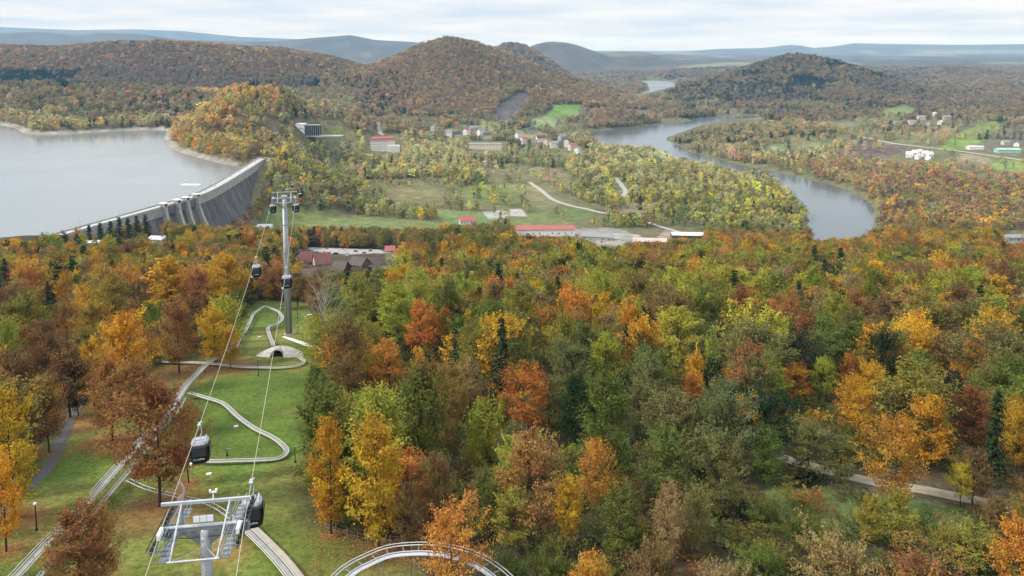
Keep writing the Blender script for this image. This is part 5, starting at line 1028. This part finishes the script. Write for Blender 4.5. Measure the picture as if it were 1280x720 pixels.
# tunnel mound
p_ = gp(350, 446); e = thing('tunnel_mound', (p_.x, p_.y + 1.5, p_.z - .25), 'grey shell-shaped tunnel mound with dark arched mouth on the lawn', 'tunnel'); MND = mat('mound_stone', (0.36, 0.345, 0.31), .95, noise=(1.5, .3), bump=.4)
vs = []; fs = []; NA, NR = 48, 14
for i in range(NR + 1):
    f = i / NR
    for k in range(NA):
        a = 2 * math.pi * k / NA; ex = 1 + .28 * max(0, -math.cos(a)) ** 3 + .25 * max(0, math.cos(a)) ** 4; vs.append((5.2 * f * math.cos(a) * ex, 3.0 * f * math.sin(a), 2.5 * (1 - f ** 1.7) * (1 + .05 * math.sin(5 * a))))
for i in range(NR):
    for k in range(NA):
        q = (i * NA + k, i * NA + (k + 1) % NA, (i + 1) * NA + (k + 1) % NA, (i + 1) * NA + k); c = np.mean([vs[j] for j in q], 0)
        if c[1] < -.4 and (c[0] + .6) ** 2 / 1.7 ** 2 + c[2] ** 2 / 2.1 ** 2 < 1: continue
        fs.append(q)
MB().add(vs, fs).build('shell', MND, e, True)
arc = [(-.6 + 1.72 * math.cos(a), 2.12 * math.sin(a)) for a in np.linspace(0, math.pi, 15)]; arco = [(-.6 + 2.0 * math.cos(a), 2.4 * math.sin(a)) for a in np.linspace(0, math.pi, 15)]
MB().loft([[(x, y_, z) for x, z in arco] + [(x, y_, z) for x, z in arc[::-1]] for y_ in (-1.9, -.2)]).build('portal_arch', LC, e)
tv = MB()
for y_ in (-1.8, 1.2): tv.v += [(x, y_, z) for x, z in arc]
tv.f = [(k, k + 1, k + 16, k + 15) for k in range(14)] + [tuple(range(15, 30))]; tv.build('tunnel_lining', mat('tunnel_black', (0.02, 0.02, 0.02), .95), e)

# ------------------------------------------------------------------ small things
def lamp(u, v, vt, label, globe=True):
    p_ = gp(u, v); h = max(at_Y(u, vt, p_.y)[2] - p_.z, 1.2); e = thing('lamp_post', tuple(p_), label, 'lamp post'); MB().tube([(0, 0, -.2), (0, 0, .5), (0, 0, h - .35)], [.14, .08, .06], 8).build('pole', BLACKP, e); MB().tube([(0, 0, -.1), (0, 0, .18)], .2, 8).build('base', BLACKP, e)
    if globe: MB().loft([[(math.cos(a) * r_, math.sin(a) * r_, z) for a in np.linspace(0, 6.283, 11)[:-1]] for r_, z in ((.08, h - .4), (.2, h - .3), (.22, h - .15), (.12, h))]).build('lamp_globe', WHITE, e, True)
    else: MB().box((.25, 0, h - .3), (.7, .22, .12)).build('lamp_head', STD, e)
lamp(46, 663, 628, 'black lamp post with white globe beside the footpath'); lamp(372.5, 417, 362, 'tall thin black pole beside the tallest lift pylon', False); lamp(369, 578, 556, 'short dark post beside the S-shaped coaster bend', False); lamp(284, 570, 559, 'dark bollard inside the S-shaped coaster bend', False); lamp(323, 470, 448, 'dark post by the straight coaster track', False)
p_ = gp(227, 634); hh = at_Y(227, 602, p_.y)[2] - p_.z; e = thing('long_necked_figure', tuple(p_), 'tall pale pink long-necked figure standing beside the coaster track', 'sculpture'); k_ = hh / 3.0; PINK = mat('pale_pink_paint', (0.62, 0.42, 0.36), .7, noise=(3, .12))
MB().tube([(-.3 * k_, 0, 0), (-.28 * k_, 0, .5 * k_), (-.2 * k_, 0, .9 * k_), (.05 * k_, 0, 1.25 * k_), (.3 * k_, 0, 1.6 * k_), (.36 * k_, 0, 2.1 * k_), (.22 * k_, 0, 2.5 * k_), (0, 0, 2.72 * k_), (-.3 * k_, 0, 2.66 * k_), (-.5 * k_, 0, 2.5 * k_)], [.13 * k_, .12 * k_, .26 * k_, .34 * k_, .2 * k_, .13 * k_, .16 * k_, .27 * k_, .2 * k_, .05 * k_], 10).build('body', PINK, e, True)
MB().tube([(.25 * k_, .05, -.05), (.18 * k_, 0, .95 * k_)], [.07 * k_, .1 * k_], 7).build('leg', PINK, e)
for u, v, w_, d_ in ((387, 394, 1.9, .8), (385, 408, 1.4, .7), (324, 422, .9, .5), (295, 534, .8, .5), (261, 594, .8, .6)):
    p_ = gp(u, v); tag(MB().box((0, 0, .1), (w_, d_, .35), .3, .9).build('stone_slab', CONC), 'flat pale slab lying in the grass of the coaster lawn', 'slab', 'pale slabs on the lawn').location = p_
# wire fence at the wood edge
fp = [gp(u, v) for u, v in ((400, 650), (406, 662), (420, 667), (434, 671), (447, 674), (460, 678), (474, 680), (488, 683), (502, 684))]; e = thing('wire_fence', tuple(fp[0]), 'wire fence on thin posts along the wood edge', 'fence')
for q in fp: MB().tube([q - fp[0] - Vector((0, 0, .2)), q - fp[0] + Vector((0, 0, 1.5))], .05, 5).build('post', TIMB, e)
for hz_ in (.4, .85, 1.3): MB().tube([q - fp[0] + Vector((0, 0, hz_)) for q in fp], .015, 4).build('wire', STEEL, e)
# bare pale trees and young poles by the lawn
for i, (u, vt, vb, lab) in enumerate([(408, 340, 468, 'bare pale-barked birch with fine twigs beside the concrete path'), (391, 462, 552, 'slim bare pole-like tree at the lawn edge, river side'), (398, 440, 530, 'slim bare tree beside the lawn with grey bark')]):
    p_ = gp(u, vb); h = at_Y(u, vt, p_.y)[2] - p_.z; C = crown('t', 900 + i, 'tall' if i else 'oval', 44, 1, 1, .1, LM_O)[1]; e = thing('bare_tree', tuple(p_), lab, 'tree'); sc_ = h / TH; e.scale = (sc_ * (.9 if i == 0 else .35),) * 2 + (sc_,)
    tm = trunk('trunk', 910 + i, C, BIRCH if i == 0 else BARK, 34 if i == 0 else 10, .2, 6 if i == 0 else 2); link('trunk', tm, e)
# fallen leaves under the lawn trees
lp_, lc_ = [], []
for (u, vt, vb, wpx, c, s_) in T:
    if s_ in ('spruce', 'shrub') or c in ('green', 'dark', 'grey'): continue
    p_ = ground(u, vb)
    if polydist(np.array([p_[0]]), np.array([p_[1]]), LAWN)[0] > 9 and not inpoly([p_[0]], [p_[1]], LAWN)[0]: continue
    n = 1100; a = rng.uniform(0, 6.28, n); d_ = np.abs(rng.normal(size=n)) * wpx * p_[1] / F * .55; lp_.append(np.stack([p_[0] + np.cos(a) * d_, p_[1] + np.sin(a) * d_], 1))
lp_ = np.concatenate(lp_); zl = np.array([mz(a, b) for a, b in lp_]); q = leaves(np.concatenate([lp_, zl[:, None] + .05], 1), np.array([0, 0, 1.0]) + rng.normal(size=(len(lp_), 3)) * .25, .11, rng)
tag(link('fallen_leaves', npmesh('fallen_leaves', q, np.arange(len(q)).reshape(-1, 4), mat('dead_leaf', (0.26, 0.12, 0.04), .9, noise=(2.5, .5)))), 'rust-brown fallen leaves lying under the lawn trees', 'leaves', kind='stuff')
# footbridge / weir by the river trees
p_ = at_z(945, 300, 6); e = thing('low_bridge', (p_[0], p_[1], 2), 'low pale concrete bridge behind the orange wood', 'bridge'); MB().box((0, 0, 3.4), (60, 6, .7)).build('deck', CONC, e); MB().box((0, -2.9, 4.2), (60, .25, .9)).build('parapet', CONC, e)
for k in range(4): MB().box((-24 + 16 * k, 0, 1.2), (1.4, 5, 4.2)).build('pier', LC, e)
#OBJECTS-END
# ------------------------------------------------------------------ haze
lo = float(gzz.min()) - 1.0
hb = MB().box((0, 17000, (lo + 800) / 2), (130000, 56000, 800 - lo)); hm = bpy.data.materials.new('haze'); hm.use_nodes = True; t = hm.node_tree; t.nodes.remove(t.nodes['Principled BSDF'])
pv = t.nodes.new('ShaderNodeVolumePrincipled'); pv.inputs['Color'].default_value = (0.27, 0.60, 1.0, 1); pv.inputs['Absorption Color'].default_value = (1, 1, 1, 1); pv.inputs['Density'].default_value = 5.2e-5; pv.inputs['Anisotropy'].default_value = 0.0
t.links.new(pv.outputs[0], t.nodes['Material Output'].inputs['Volume'])
tag(hb.build('haze', hm), 'thin bluish autumn haze over the valley', 'haze', kind='stuff')
